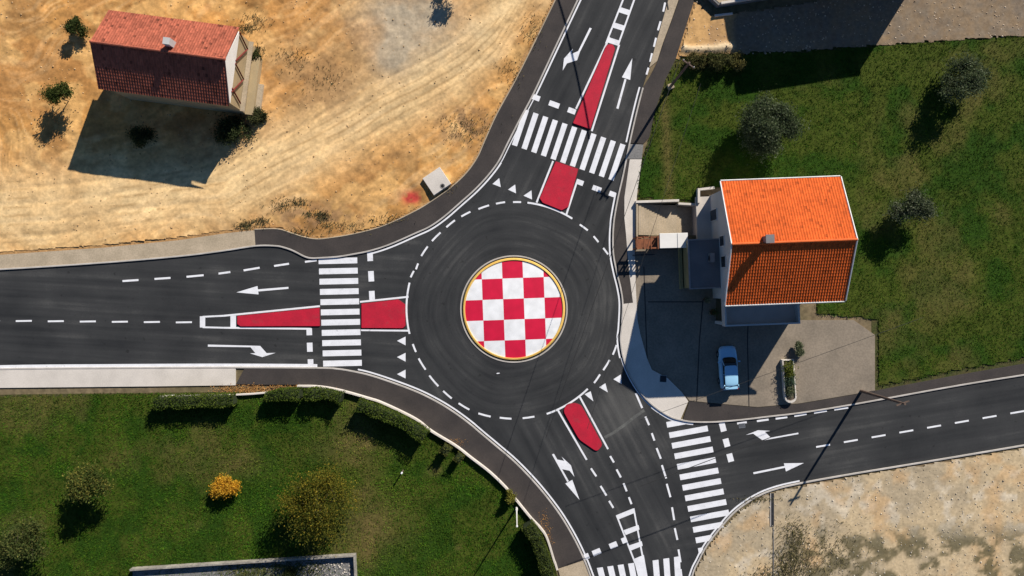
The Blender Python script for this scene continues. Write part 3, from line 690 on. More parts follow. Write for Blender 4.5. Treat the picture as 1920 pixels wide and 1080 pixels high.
# broken lane lines
for a, b in (((1108, 878), (1118, 893)), ((1126, 911), (1137, 929)), ((1142, 939), (1150, 952)), ((1144, 855), (1151, 867)), ((1156, 880), (1164, 895)), ((1169, 906), (1175, 921)), ((1179, 932), (1184, 945)), ((1192, 737), (1204, 765)), ((1210, 781), (1217, 797)), ((1222, 812), (1227, 826)), ((1231, 840), (1239, 860)), ((1241, 872), (1249, 897)), ((1250, 907), (1257, 932)), ((1260, 951), (1264, 975)), ((1265, 990), (1270, 1012)), ((1272, 1030), (1276, 1054)), ((1276, 1067), (1279, 1092)),
             ((410, 513), (432, 510)), ((457, 507), (487, 502)), ((514, 498.7), (542, 494.5)), ((572, 491), (594, 488)), ((350, 519), (382, 516)), ((290, 523), (320, 521)), ((230, 527), (260, 525)),
             ((1382, 794), (1400, 791.5)), ((1419, 789.5), (1441, 786.5)), ((1454, 785), (1476, 782)), ((1489, 780), (1512, 776)), ((1526, 774), (1550, 770)), ((1564, 768), (1590, 764)),
             ((1247, 5), (1243.5, 22)), ((1238.5, 40), (1233.5, 57)), ((1230, 71), (1226, 88)), ((1222.5, 100), (1219, 116)), ((1216, 127), (1212, 140)), ((1256, -30), (1251, -10))):
    seg(a, b, 3.6)
# centre lines of the arms beyond the junction
for k in range(8): seg((360 - k * 60, 604 - .5 * k), (330 - k * 60, 604.5 - .5 * k))
for k in range(9): seg((1530 + k * 52, 838 - k * 9), (1556 + k * 52, 833.5 - k * 9))
struct(mk.build('road_markings', M['paint']))
# dusty joint between two asphalt courses
dj = MB()
dj.ribbon(gs([(1133, 820), (1150, 811), (1170, 797), (1190, 781), (1208, 769)]), .12, -.16, 0.0245)
struct(dj.build('road_joint_line', M['dust']))

# zebra crossings, one object each
def zebra(label, bars):
    m = MB()
    for k, q in enumerate(bars): m.sheet(gs(q), 0.0265 + .0003 * (k % 3))
    return tag(m.build('zebra_crossing', M['paint']), label, 'zebra crossing', 'zebra crossings on the roundabout arms')
def bar(c, d, wv):
    c, d, wv = np.array(c, float), np.array(d, float), np.array(wv, float) / 2
    return [tuple(c + wv), tuple(c - wv), tuple(c + d - wv), tuple(c + d + wv)]
zebra('zebra crossing cut by the tapered red island at the top of the photo', [bar((987 + 18.1 * i, 206 + 6.45 * i), (-22.5, 67), (9.6, 3.2)) for i in range(11)])
zebra('zebra crossing of level white bars between the two red islands at left', [bar((597.5 + .85 * i, 489.8 + 19.2 * i), (72.5, -1.6), (.2, 11)) for i in range(11)])
eb = []
for i in range(13):
    t = {0: .62, 10: .78, 11: .42, 12: .13}.get(i, 1.0)
    eb.append(bar((1250 + 4.95 * i, 796.5 + 19.7 * i), (72 * t, -13.2 * t), (2, 10.5)))
zebra('long zebra crossing on the side road below the parked blue car', eb)
zebra('zebra crossing cut off at the bottom edge beside the hatched paint wedge', [bar((1124.5 + 19.5 * i, 1064 - 2.7 * i), (17 - 1.5 * i, 66), (11, -1.6)) for i in range(4)] + [bar((1229 + 20 * i, 1050 - 3.2 * i), (6 - i, 72), (11, -1.6)) for i in range(3)])

# direction arrows
def arrow(label, *polys):
    m = MB()
    for k, q in enumerate(polys): m.sheet(gs(q), 0.0268 + .0006 * k)
    return tag(m.build('direction_arrow', M['paint']), label, 'road arrow', 'painted direction arrows')
arrow('bent arrow left of the tapered red island on the northern arm', [(1105.5, 52), (1109.5, 53.5), (1087.5, 97), (1082, 113), (1063, 119), (1055, 132.5), (1057.5, 110), (1074, 91.5), (1071, 101.5), (1084, 96)])
arrow('straight arrow pointing up the road right of the tapered red island', [(1155.5, 203), (1171, 148), (1174.5, 149.2), (1159.5, 204.5)], [(1185.5, 109.5), (1166, 145), (1181.5, 150)])
arrow('straight arrow pointing left above the long red wedge island', [(484, 542.5), (541, 537.8), (541, 541.5), (484, 546.5)], [(443.5, 548.2), (483, 536.2), (485, 552)])
arrow('bent arrow in the lane below the long red wedge island', [(390, 646), (470, 648), (488, 648.5), (500, 662), (517, 661.5), (492, 669.5), (469, 662.5), (479, 662), (470, 651), (390, 650)])
arrow('double-headed arrow pointing down beside the single red island at the bottom', [(1035, 852), (1038.5, 850.5), (1045, 861.5), (1058, 864), (1053, 856), (1070.5, 872.5), (1077, 894), (1068, 882.5), (1054, 879.5), (1066.5, 902), (1063.5, 903.5)], [(1060, 906.5), (1073, 899.5), (1086.5, 937)])
arrow('bent arrow on the side road near the kerb, below the driveway', [(1496.5, 811), (1445, 820.5), (1434, 809.5), (1444, 807.8), (1421, 806.5), (1410, 811), (1398, 815.5), (1412, 813), (1430, 825.8), (1497, 813.8)])
arrow('straight arrow pointing right on the side road above the gravel lot', [(1412, 885.5), (1471, 873.5), (1471.5, 877), (1413, 889)], [(1469.5, 868.5), (1473.5, 883.8), (1507, 868)])

# give-way triangles
def tri(label, *p):
    return tag(MB().sheet(gs(p), 0.0272).build('give_way_triangle', M['paint']), label, 'road triangle', 'white give-way triangles')
tri('white give-way triangle nearest the kerb and the concrete slab on the northern approach', (923.5, 345), (936, 334), (939, 351))
tri('middle of the three give-way triangles on the northern approach', (952.5, 355.5), (966, 346), (967.5, 362.5))
tri('white give-way triangle touching the short red island on the northern approach', (981.5, 367), (996.5, 357), (997.5, 374))
tri('white give-way triangle just below the red island on the western approach', (744.5, 639), (760.5, 631), (760.5, 647.5))
tri('middle of the three give-way triangles on the western approach', (744.5, 669.5), (760.5, 661.5), (760.5, 678))
tri('white give-way triangle nearest the bottom kerb on the western approach', (744.5, 701.5), (760.5, 693), (760.5, 709.5))
tri('white give-way triangle beside the top corner of the single lower red island', (1096, 739), (1107.5, 733.5), (1112.5, 752.5))
tri('middle of the three give-way triangles by the driveway corner', (1123.5, 726), (1135, 718.5), (1139.5, 735.5))
tri('white give-way triangle against the pale concrete apron kerb', (1150, 711), (1164, 702), (1165.5, 720))

# ------------------------------------------------------------------ islands
def rounded(pts, r=4.0, n=4):
    out = []; m = len(pts)
    for i in range(m):
        p, c, q = [np.array(pts[k % m], float) for k in (i - 1, i, i + 1)]
        a, b = p - c, q - c; la, lb = np.linalg.norm(a), np.linalg.norm(b)
        rr = min(r, la * .4, lb * .4); A0, B0 = c + a / la * rr, c + b / lb * rr
        for t in np.linspace(0, 1, n): out.append(tuple((1 - t) ** 2 * A0 + 2 * t * (1 - t) * c + t * t * B0))
    return out
def island(label, pts, r=2.0):
    c = np.mean(np.array(gs(pts)), 0)
    t = thing('traffic_island', label, 'traffic island', (c[0], c[1], 0), 0, 'red splitter islands')
    P = [(x - c[0], y - c[1]) for x, y in gs(rounded(pts, r))]
    MB().prism(P, 0.0, 0.13, inset=.03).build('kerb', M['redside'], t)
    A0 = np.array(P); tt = np.roll(A0, -1, 0) - np.roll(A0, 1, 0); tt /= np.linalg.norm(tt, axis=1)[:, None] + 1e-9
    s = 1 if sum(P[i][0] * P[(i + 1) % len(P)][1] - P[(i + 1) % len(P)][0] * P[i][1] for i in range(len(P))) > 0 else -1
    Q = [tuple(x) for x in A0 + s * np.stack([-tt[:, 1], tt[:, 0]], 1) * .05]
    MB().prism(Q, 0.10, 0.15).build('surface', M['redpaint'], t)
island('long tapered red traffic island above the upper zebra crossing', [(1135, 88), (1139, 83.5), (1149, 83.5), (1153.5, 92), (1107, 243.5), (1073, 232)], 3)
island('short red traffic island between the upper zebra crossing and the circle', [(1041.5, 302.5), (1084.5, 317), (1065.5, 389), (1053, 395.5), (1017, 381), (1011, 372)], .8)
island('long red wedge traffic island left of the western zebra crossing', [(445, 592), (600, 576.5), (601, 612), (452, 612.5), (445, 608)])
island('squat red traffic island between the western zebra crossing and the circle', [(677.5, 569), (747, 561), (760.5, 570.5), (761, 611), (756, 616), (677.5, 615.5)])
island('red traffic island with pointed lower end below the circle', [(1055, 770.5), (1062, 757.5), (1077, 754.5), (1090, 759), (1130.5, 834), (1119, 847.5), (1085, 824)], 7)

CI = g(963.5, 579.5)
ci = thing('central_island', 'round raised island with red and white checkerboard and yellow rim', 'roundabout island', (CI[0], CI[1], 0))
def checker():
    m, nt, lk, b = newmat('red_white_checker', 0.65)
    tc = N(nt, 'ShaderNodeTexCoord')
    mp = N(nt, 'ShaderNodeMapping'); mp.inputs['Rotation'].default_value = (0, 0, R(-2.1))
    lk.new(tc.outputs['Object'], mp.inputs[0])
    sx = N(nt, 'ShaderNodeSeparateXYZ'); lk.new(mp.outputs[0], sx.inputs[0])
    cell = 38.6 / PX
    def par(o, off):
        a = N(nt, 'ShaderNodeMath', operation='MULTIPLY_ADD'); a.inputs[1].default_value = 1 / cell; a.inputs[2].default_value = 100.5 + off
        lk.new(o, a.inputs[0]); return a.outputs[0]
    cx = N(nt, 'ShaderNodeCombineXYZ'); lk.new(par(sx.outputs[0], 1.0), cx.inputs[0]); lk.new(par(sx.outputs[1], 0.0), cx.inputs[1]); cx.inputs[2].default_value = 0.5
    ch = N(nt, 'ShaderNodeTexChecker'); ch.inputs['Scale'].default_value = 1.0
    ch.inputs['Color1'].default_value = (0.60, 0.008, 0.045, 1); ch.inputs['Color2'].default_value = (0.80, 0.80, 0.80, 1)
    lk.new(cx.outputs[0], ch.inputs['Vector'])
    n = N(nt, 'ShaderNodeTexNoise'); n.inputs['Scale'].default_value = 1.2; n.inputs['Detail'].default_value = 6; lk.new(tc.outputs['Object'], n.inputs['Vector'])
    r = N(nt, 'ShaderNodeMapRange'); r.inputs['From Min'].default_value = .3; r.inputs['From Max'].default_value = .7; r.inputs['To Min'].default_value = .86; r.inputs['To Max'].default_value = 1.06
    lk.new(n.outputs['Fac'], r.inputs['Value'])
    s = N(nt, 'ShaderNodeVectorMath', operation='SCALE'); lk.new(ch.outputs[0], s.inputs[0]); lk.new(r.outputs[0], s.inputs['Scale'])
    lk.new(s.outputs[0], b.inputs['Base Color']); return m
M['checker'] = checker()
r = 91.5 / PX
MB().lathe([(r * t, 0.24 - 0.12 * t * t) for t in np.linspace(0, 1, 9)], n=96).build('checkerboard_surface', M['checker'], ci, True)
MB().lathe([(91.4 / PX, .10), (91.4 / PX, .19), (92.0 / PX, .21), (94.5 / PX, .19), (95.9 / PX, .08), (96.0 / PX, .0)], n=96).build('yellow_rim', M['yellow'], ci)
MB().lathe([(98.2 / PX, .0), (98.2 / PX, .065), (98.4 / PX, .07), (100.6 / PX, .07), (100.8 / PX, .06), (100.8 / PX, .0)], n=96).build('kerb', M['kerb'], ci)

# ------------------------------------------------------------------ trees, hedges, bushes
def leaf_quads(P, size, rs, up=.4):
    n = len(P)
    d = rs.normal(size=(n, 3)); d[:, 2] = np.abs(d[:, 2]) * up + .1; d /= np.linalg.norm(d, axis=1)[:, None]
    a = np.cross(d, rs.normal(size=(n, 3))); a /= np.linalg.norm(a, axis=1)[:, None] + 1e-9; b = np.cross(d, a)
    s = size * rs.uniform(.5, 1.3, n)[:, None]
    V = np.stack([P - a * s, P + b * s * .55, P + a * s, P - b * s * .55], 1)
    return V.reshape(-1, 3), np.arange(4 * n).reshape(-1, 4)
def tree(name, label, u, v, rad, hgt, pal, seed, clumps=45, per=150, leaf=.11, trunk=.16, gap=.0, group=None, flat=.75, spread=.34, cat='tree'):
    rs = np.random.RandomState(seed)
    x, y = g(u, v)
    t = thing(name, label, cat, (x, y, 0), 0, group)
    cz = hgt - rad * flat
    tips = []
    tb = MB()
    base = [(0, 0, -.1), (rs.normal(0, .05), rs.normal(0, .05), cz * .45), (rs.normal(0, .1), rs.normal(0, .1), max(cz * .75, .4))]
    tb.path(base, [trunk, trunk * .75, trunk * .6], 8)
    P = []; C = []
    nl = max(4, int(clumps / 7)); lobes = []
    for k in range(nl):
        a = 2 * math.pi * (k + rs.uniform(-.35, .35)) / nl if k < nl - 2 else rs.uniform(0, 6.28)
        rr = rad * (rs.uniform(.42, .72) if k < nl - 2 else rs.uniform(0, .3))
        zz = cz + rad * flat * (rs.uniform(-.35, .35) if k < nl - 2 else rs.uniform(.35, .6))
        lobes.append((np.array([rr * math.cos(a), rr * math.sin(a), zz]), rad * rs.uniform(.28, .48), rs.rand()))
        tb.path([base[2], tuple(np.array(base[2]) * .5 + lobes[-1][0] * .5 + np.array([0, 0, .1])), tuple(lobes[-1][0])], [trunk * .45, trunk * .25, trunk * .12], 5)
    for k in range(clumps):
        lc, lr, lt = lobes[k % nl]
        q = rs.normal(size=3); q /= np.linalg.norm(q)
        c = lc + q * lr * rs.uniform(.3, 1.05) * np.array([1, 1, .8])
        if k % 3 == 0: tb.path([tuple(lc), tuple(c)], [trunk * .14, .012], 4)
        m = int(per * rs.uniform(.5, 1.5))
        sp = rad * spread * rs.uniform(.28, .6)
        p = c + rs.normal(size=(m, 3)) * sp * np.array([1, 1, .7])
        P.append(p)
        tone = np.clip(.55 * lt + .45 * rs.rand(), 0, 1)
        col = mixc(A(*pal[0]), A(*pal[1]), np.clip(tone + rs.normal(0, .22, m), 0, 1))
        if len(pal) > 2: col = np.where((rs.rand(m) < .22 * (.5 + tone))[:, None], A(*pal[2]), col)
        C.append(col)
    P = np.concatenate(P); C = np.concatenate(C)
    k = P[:, 2] > .08; P, C = P[k], C[k]
    V, F = leaf_quads(P, leaf, rs, .8)
    tb.build('trunk', M['bark'], t, True)
    raw('crown', V, F, M['leafc'], t, np.repeat(C, 4, 0))
    return t
tree('olive_tree', 'full grey-green olive tree on the lawn directly above the orange roof', 1424, 250, 2.75, 4.4, ((.045, .066, .028), (.105, .135, .065), (.15, .17, .10)), 101, 110, 330, .09, .2, cat='olive tree')
tree('yellowing_tree', 'thin tree with sparse yellow-green autumn leaves in the lower lawn', 616, 926, 3.4, 5.6, ((.060, .075, .012), (.16, .145, .02), (.24, .18, .022)), 102, 100, 190, .085, .13, spread=.42, cat='tree')
tree('orange_bush', 'rounded bush with bright orange autumn leaves at the edge of the lawn', 428, 910, 1.25, 1.7, ((.56, .29, .022), (.72, .44, .05), (.38, .17, .02)), 103, 46, 170, .085, .06, spread=.4, cat='bush')
tree('garden_bush', 'dark green bush at the lower corner of the small left house', 436, 248, 1.7, 1.7, ((.030, .045, .018), (.075, .09, .035)), 104, 48, 170, .09, .06, spread=.42, cat='bush')
tree('garden_bush', 'small dark bush beside the tan wall of the left house', 480, 112, .8, 1.2, ((.03, .045, .015), (.08, .085, .03)), 105, 22, 130, .08, .04, cat='bush')
tree('garden_bush', 'small scrubby bush between the house steps and the soil', 482, 226, 1.1, 1.1, ((.05, .06, .025), (.11, .11, .045)), 106, 28, 130, .08, .04, cat='bush')
tree('garden_bush', 'small leafy bush just above the long stone planter', 1492, 658, .75, 1.1, ((.10, .12, .06), (.22, .24, .15)), 107, 26, 130, .08, .04, cat='bush')
tree('garden_bush', 'low yellow-green shrub by the wall above the white pole', 955, 932, .75, 1.3, ((.09, .10, .02), (.24, .22, .04)), 108, 26, 130, .08, .04, cat='bush')
tree('scrub_bush', 'brown-green scrub along the pale bank below the sandy terrace', 1300, 122, 1.15, 1.1, ((.07, .075, .025), (.17, .14, .055)), 109, 34, 170, .08, .03, cat='bush', flat=.5)
tree('scrub_bush', 'darker scrub beside the shadowed yard below the sandy terrace', 1342, 124, 1.35, 1.4, ((.05, .065, .02), (.13, .12, .045)), 110, 40, 170, .08, .03, cat='bush', flat=.5)
tree('scrub_bush', 'yellowish scrub at the end of the pale bank by the yard', 1378, 124, .95, 1.0, ((.10, .10, .03), (.20, .17, .06)), 111, 26, 150, .08, .03, cat='bush', flat=.5)
tree('young_tree', 'young tree standing at the top edge of the building site', 866, -48, 1.3, 3.3, ((.05, .07, .02), (.12, .13, .04)), 112, 26, 120, .09, .08)
# beyond the photo's square
tree('olive_tree', 'olive tree furthest right on the upper lawn, close to the top edge', 1785, 165, 2.4, 3.8, ((.045, .066, .028), (.105, .135, .065), (.15, .17, .10)), 121, 55, 150, .10, .18, cat='olive tree')
tree('olive_tree', 'olive tree on the lawn right of the orange-roofed house', 1690, 400, 2.1, 3.5, ((.055, .072, .034), (.125, .148, .082), (.17, .18, .12)), 122, 48, 150, .10, .18, cat='olive tree')
tree('fruit_tree', 'green fruit tree at the far left of the lower lawn', 190, 900, 2.3, 4.0, ((.045, .065, .015), (.11, .13, .03), (.2, .18, .04)), 123, 50, 140, .10, .15)
tree('fruit_tree', 'larger green tree near the bottom left corner of the lawn', 70, 1010, 2.7, 4.4, ((.035, .055, .015), (.09, .11, .03), (.14, .14, .04)), 124, 55, 150, .10, .17)
def hedge(label, pts, wd, hgt, seed, dens=330, pal=((.040, .072, .010), (.120, .155, .026))):
    rs = np.random.RandomState(seed)
    L = np.array(smooth(gs(pts), 8)); c = L.mean(0)
    wd *= 1.25; hgt *= 1.22
    t = thing('clipped_hedge', label, 'hedge', (c[0], c[1], 0), 0, 'hedges along the garden wall')
    L = L - c
    seglen = np.linalg.norm(np.diff(L, axis=0), axis=1); tot = seglen.sum(); cum = np.concatenate([[0], np.cumsum(seglen)])
    nL = [tuple(p) for p in L]
    k = MB(); k.kerb(nL, wd * .36, -wd * .36, 0.0, hgt * .84); k.build('inner_branches', M['hedgecore'], t)
    n = int(dens * tot * (wd + 2 * hgt) * .55)
    s = rs.uniform(-.12, tot + .12, n); sc = np.clip(s, 0, tot)
    px, py = np.interp(sc, cum, L[:, 0]), np.interp(sc, cum, L[:, 1])
    i = np.clip(np.searchsorted(cum, sc) - 1, 0, len(L) - 2); tt = (L[i + 1] - L[i]) / seglen[i][:, None]
    bulge = .8 + .4 * vnoise(s, s * 0, 1.1, seed)
    a = rs.uniform(-.45 * np.pi, 1.45 * np.pi, n)
    rr = rs.uniform(.80, 1.1, n) * bulge
    lat = np.clip(np.cos(a) * 1.25, -1, 1) * wd / 2 * rr
    z = hgt * (.52 + .48 * np.clip(np.sin(a) * 1.25, -1, 1) * rr)
    e = (s - sc)
    P = np.stack([px - tt[:, 1] * lat + tt[:, 0] * e, py + tt[:, 0] * lat + tt[:, 1] * e, np.clip(z, .05, None)], 1)
    C = mixc(A(*pal[0]), A(*pal[1]), np.clip(vnoise(s, z * 2, 2.5, seed + 3) + rs.normal(0, .25, n), 0, 1))
    V, F = leaf_quads(P, .075, rs, .8)
    raw('foliage', V, F, M['leafc'], t, np.repeat(C, 4, 0))
M['hedgecore'] = mat('hedge_core', (.02, .03, .01), (.03, .04, .013), 3, .95)
hedge('low clipped hedge on the far left beside the dry leaves', [(300, 752), (360, 749), (420, 748), (446, 746)], .95, 1.35, 201)
hedge('clipped hedge between the dry leaves and the next hedge along the wall', [(508, 741), (540, 736), (569, 736)], .9, 1.45, 202)
hedge('clipped hedge below the pavement at the left end of the curved wall', [(581, 736), (615, 735), (646, 743)], .9, 1.45, 203)
hedge('long clipped hedge following the curved garden wall', [(678, 755), (720, 770), (760, 788), (800, 813)], .95, 1.5, 204)
hedge('short hedge clump beside the bright stretch of curved wall', [(832, 835), (843, 843)], .8, 1.25, 205, pal=((.05, .06, .015), (.12, .12, .03)))
hedge('smallest hedge clump, second along the bright stretch of curved wall', [(857, 850), (866, 857)], .7, 1.15, 206, pal=((.05, .06, .015), (.12, .12, .03)))
hedge('tall clipped hedge at the bottom of the photo beside the pavement', [(988, 977), (1004, 1000), (1016, 1030), (1026, 1062), (1036, 1100)], 1.0, 1.6, 207, pal=((.04, .06, .012), (.10, .12, .025)))

# ------------------------------------------------------------------ walls
def wall(name, label, pts, wd, z0, z1, m, cat='wall', sm=4):
    L = smooth(gs(pts), sm) if sm else gs(pts)
    o = MB().kerb(L, wd / 2, -wd / 2, z0, z1).build(name, m)
    return tag(o, label, cat)
gw = offset(cut(oSW, 560, 721, 1046, 1065), -.10)
o = MB().kerb(gw, .10, -.10, -.1, .52).build('garden_wall', M['pale']); tag(o, 'low pale wall curving between the dark pavement and the lower lawn', 'wall')
wall('garden_wall', 'low straight wall behind the strip of orange dry leaves', [(300, 742), (420, 740), (470, 738), (508, 735), (552, 733)], .16, -.1, .42, M['pale'])
# enclosure at the bottom left
def poly_wall(name, label, pts, wd, z0, z1, m, cat='wall'):
    L = gs(pts); mm = MB()
    for i, (a, b) in enumerate(zip(L[:-1], L[1:])):
        a, b = np.array(a), np.array(b); d = b - a; ln = np.linalg.norm(d); d /= ln
        s = wd / 2 if i else 0
        c = (a + b) / 2 + d * (0 if i == 0 else 0)
        e0 = -wd / 2 if i > 0 else 0
        # each stretch butts against the one before it
        a2 = a + d * (wd / 2 if i > 0 else 0); b2 = b + d * (wd / 2 if i < len(L) - 2 else 0)
        c = (a2 + b2) / 2
        mm.box((c[0], c[1], (z0 + z1) / 2), (np.linalg.norm(b2 - a2), wd, z1 - z0), math.atan2(d[1], d[0]))
    return tag(mm.build(name, m), label, cat)
poly_wall('yard_wall', 'thin pale wall with a corner round the concrete yard below the yellow tree', [(250, 1064), (420, 1053), (667, 1037.5), (671, 1130)], .16, -.1, .7, M['yardwall'])
struct(MB().prism(gs([(250, 1066), (420, 1055), (666, 1040), (670, 1130), (250, 1130)]), -.05, .12).build('yard_pavement', M['grey']))
weeds('weeds', [(470, 1072, 30, 6, 700), (560, 1066, 25, 8, 500), (520, 1060, 40, 4, 300)], 74, hgt=.25, zf=lambda x, y: 0 * x + .12)

# sunken entrance court beside the big house
wall('court_wall', 'pale wall on the lawn side of the sunken steps, first stretch from the pavement', [(1190.5, 379.8), (1271, 377.2)], .24, -1.2, .55, M['pale'], sm=0)
wall('court_wall', 'lower pale wall stretch beside the second flight of sunken steps', [(1271.5, 382), (1308.5, 384)], .22, -1.2, .14, M['pale'], sm=0)
poly_wall('court_wall', 'pale angled wall between the lawn and the house terrace', [(1307, 382), (1307, 357), (1336, 353.5)], .22, -1.3, .72, M['pale'])
wall('court_wall', 'low wall end between the pale pavement and the sunken steps', [(1193, 382.5), (1193, 466)], .18, -.3, .46, M['sandc'], sm=0)
st = MB(); n1 = 10
z = .36
for i in range(n1):
    u0, u1 = 1196 + i * 5.2, 1196 + (i + 1) * 5.2
    (a, b), (c, d) = g(u0, 383.3), g(u1, 441)
    st.box2(a, c, d, b, -1.3, z); z -= .088
(a, b), (c, d) = g(1248, 383.3), g(1272, 441); st.box2(a, c, d, b, -1.3, z)
for i in range(7):
    z -= .10; (a, b), (c, d) = g(1272 + i * 4.5, 385.5), g(1276.5 + i * 4.5, 441); st.box2(a, c, d, b, -1.3, z)
(a, b), (c, d) = g(1303.5, 385.5), g(1316, 441); st.box2(a, c, d, b, -1.3, z)
tag(st.build('stone_steps', M['sandc']), 'shallow pale steps going down into the court beside the house', 'steps')

# ------------------------------------------------------------------ tiled roofs
TC = []
def tiled(x0, x1, y0, z0, y1, z1, row=.31, col=.24, amp=.02, lift=.028):
    """one roof slope from eave (y0,z0) to ridge (y1,z1): barrel waves and stepped courses"""
    ln = math.hypot(y1 - y0, z1 - z0); rows = max(2, round(ln / row)); cols = max(2, round((x1 - x0) / col)); per = 6
    nx = cols * per + 1
    X = np.linspace(x0, x1, nx); wv = amp * (np.cos(np.linspace(0, cols * 2 * np.pi, nx)))
    d = np.array([(y1 - y0) / ln, (z1 - z0) / ln]); nn = np.array([-d[1], d[0]])
    if nn[1] < 0: nn = -nn
    V = []; 
    for r_ in range(rows):
        for t, off in ((r_ / rows, lift), ((r_ + 1) / rows, 0.0)):
            b = np.array([y0, z0]) + d * ln * t
            V.append(np.stack([X, b[0] + nn[0] * (wv + off), b[1] + nn[1] * (wv + off)], 1))
    V = np.concatenate(V); k = 2 * rows
    F = [(i * nx + j, i * nx + j + 1, (i + 1) * nx + j + 1, (i + 1) * nx + j) for i in range(k - 1) for j in range(nx - 1)]
    if y1 < y0: F = [f[::-1] for f in F]
    rt = np.random.RandomState(int(abs(y0) * 1000) % 999 + rows)
    tone = rt.uniform(.84, 1.12, (rows, cols + 1)); tone[rt.rand(rows, cols + 1) < .05] *= .72
    jj = np.clip(np.arange(nx) // per, 0, cols)
    XX, RR = np.meshgrid(X, np.arange(rows) * .31)
    st_ = .82 + .36 * fbm(XX, RR, .35, int(rows), 4)
    cc = (tone[:, jj] * st_)
    TC.append(np.repeat(cc, 2, 0).ravel())
    return [tuple(p) for p in V], F

# ------------------------------------------------------------------ the big house on the right
HC = g(1420.7, 460)
H = thing('detached_house', 'house with orange tiled gable roof, chimney and flat annex', 'house', (HC[0], HC[1], 0), R(2.2))
EZ, RZ, HW, HL, RY = 6.5, 9.05, 5.54, 5.36, -.25
rf = MB()
for y0 in (HW, -HW):
    v, f = tiled(-HL, HL, y0, EZ, RY, RZ); rf.add(v, f)
tc_ = np.concatenate(TC)[:, None]; TC.clear()
roof = rf.build('roof', M['tilec'], H, cols=np.clip(tc_ * A(.60, .108, .020), 0, 1))
MB().path([(-HL - .02, RY, RZ + .05), (HL + .02, RY, RZ + .05)], .13, 10).build('ridge_cap', M['tile'], roof)
und = MB()
for sgn in (1, -1):
    y0 = sgn * HW
    und.add([(-HL + .03, y0, EZ - .16), (HL - .03, y0, EZ - .16), (HL - .03, RY, RZ - .16), (-HL + .03, RY, RZ - .16), (-HL + .03, y0, EZ - .05), (HL - .03, y0, EZ - .05), (HL - .03, RY, RZ - .05), (-HL + .03, RY, RZ - .05)],
            [(3, 2, 1, 0), (0, 1, 5, 4), (1, 2, 6, 5), (3, 0, 4, 7)])
und.build('soffit', M['frame'], roof)
for s in (-1, 1):
    for y0 in (HW, -HW):
        MB().path([(s * (HL + .05), y0, EZ + .02), (s * (HL + .05), RY, RZ + .04)], .075, 6).build('verge_board', M['frame'], roof)
for s in (-1, 1):
    MB().path([(-HL, s * (HW + .08), EZ - .04), (HL, s * (HW + .08), EZ - .04)], .07, 8).build('gutter', M['frame'], H)
wx, wy = HL - .72, HW - .5
wl = MB(); wz = EZ - .10
pr = [(-wy, -.1), (-wy, wz), (RY, RZ - .35), (wy, wz), (wy, -.1)]
V = [(-wx, y, z_) for y, z_ in pr] + [(wx, y, z_) for y, z_ in pr]
wl.add(V, [(4, 3, 2, 1, 0), (5, 6, 7, 8, 9), (0, 1, 6, 5), (1, 2, 7, 6), (2, 3, 8, 7), (3, 4, 9, 8)])
wl.build('wall', M['wall'], H)
ch = MB(); ch.box((-2.4, .05, RZ + .1), (.55, .55, 1.5)); chim = ch.build('chimney', M['flatroof'], roof)
MB().box((-2.4, .05, RZ + .90), (.72, .72, .1)).build('cap', M['flatroof'], chim)
def window(x, y, z_, wdt, hgt, face):
    fr = MB(); pn = MB()
    if face == 'w':
        fr.box((x - .03, y, z_), (.10, wdt + .14, hgt + .14)); pn.box((x - .075, y, z_), (.03, wdt, hgt))
    else:
        fr.box((x, y - .03, z_), (wdt + .14, .10, hgt + .14)); pn.box((x, y - .075, z_), (wdt, .03, hgt))
    f = fr.build('window', M['frame'], H); pn.build('pane', M['glass'], f)
window(-wx, .35, 4.0, .9, 1.2, 'w'); window(-wx, -1.6, 4.2, 1.0, 1.2, 'w'); window(-wx, 3.0, 1.6, 1.0, 2.0, 'w')
for x in (-3.2, 0, 3.0): window(x, -wy, 4.6, 1.2, 2.0, 's')
for x in (-3.2, 0, 3.0): window(x, -wy, 1.4, 1.2, 1.2, 's')
# south balcony
bal = MB().box2(-4.62, 2.4, -7.65, -wy + .0, 2.72, 2.95).build('balcony', M['terr'], H)
pp = MB(); pp.box2(-4.62, 2.4, -7.65, -7.5, 2.953, 3.75); pp.box2(-4.62, -4.47, -7.497, -wy - .003, 2.953, 3.75); pp.box2(2.25, 2.4, -7.497, -wy - .003, 2.953, 3.75)
pp.build('parapet', M['wall'], bal)
for x in (-4.4, -1.1, 2.2): MB().box2(x - .14, x + .14, -7.55, -7.27, .0, 2.717).build('column', M['wall'], H)
# flat annex and terrace on the west side
an = MB(); an.box2(-7.5, -wx - .003, -3.95, .6, -.1, 2.7); annex = an.build('annex', M['ochre'], H)
MB().box2(-7.62, -wx - .003, -4.05, .68, 2.703, 2.90).build('flat_roof', M['flatroof'], annex)
rl = MB()
for a in ((-7.62, -7.5, -4.05, .68), (-7.497, -wx - .006, -4.05, -3.93), (-7.497, -wx - .006, .56, .68)): rl.box2(*a, 2.903, 2.97)
rl.build('roof_edge', M['metal'], annex)
MB().box2(-7.62, -7.9, -4.0, .5, -.05, .5).build('planting_strip', M['ochre'], annex)
te = MB().box2(-6.05, -wx - .003, .69, 4.95, -1.4, .5).build('terrace', M['terr'], H)
# outdoor unit on the annex roof
ac = thing('air_conditioner', 'grey outdoor air conditioner unit on the flat annex roof', 'air conditioner', (HC[0], HC[1], 0), R(2.2))
MB().box((-5.55, -1.15, 3.35), (.42, .85, .65)).build('casing', M['metal'], ac)
MB().lathe([(0, 0), (.24, 0), (.26, -.02)], (-5.765, -1.2, 3.36), 18, axis='x').build('fan_grille', M['darkmetal'], ac)
for y in (-1.45, -.85): MB().box((-5.55, y, 2.97), (.36, .06, .12)).build('bracket', M['darkmetal'], ac)
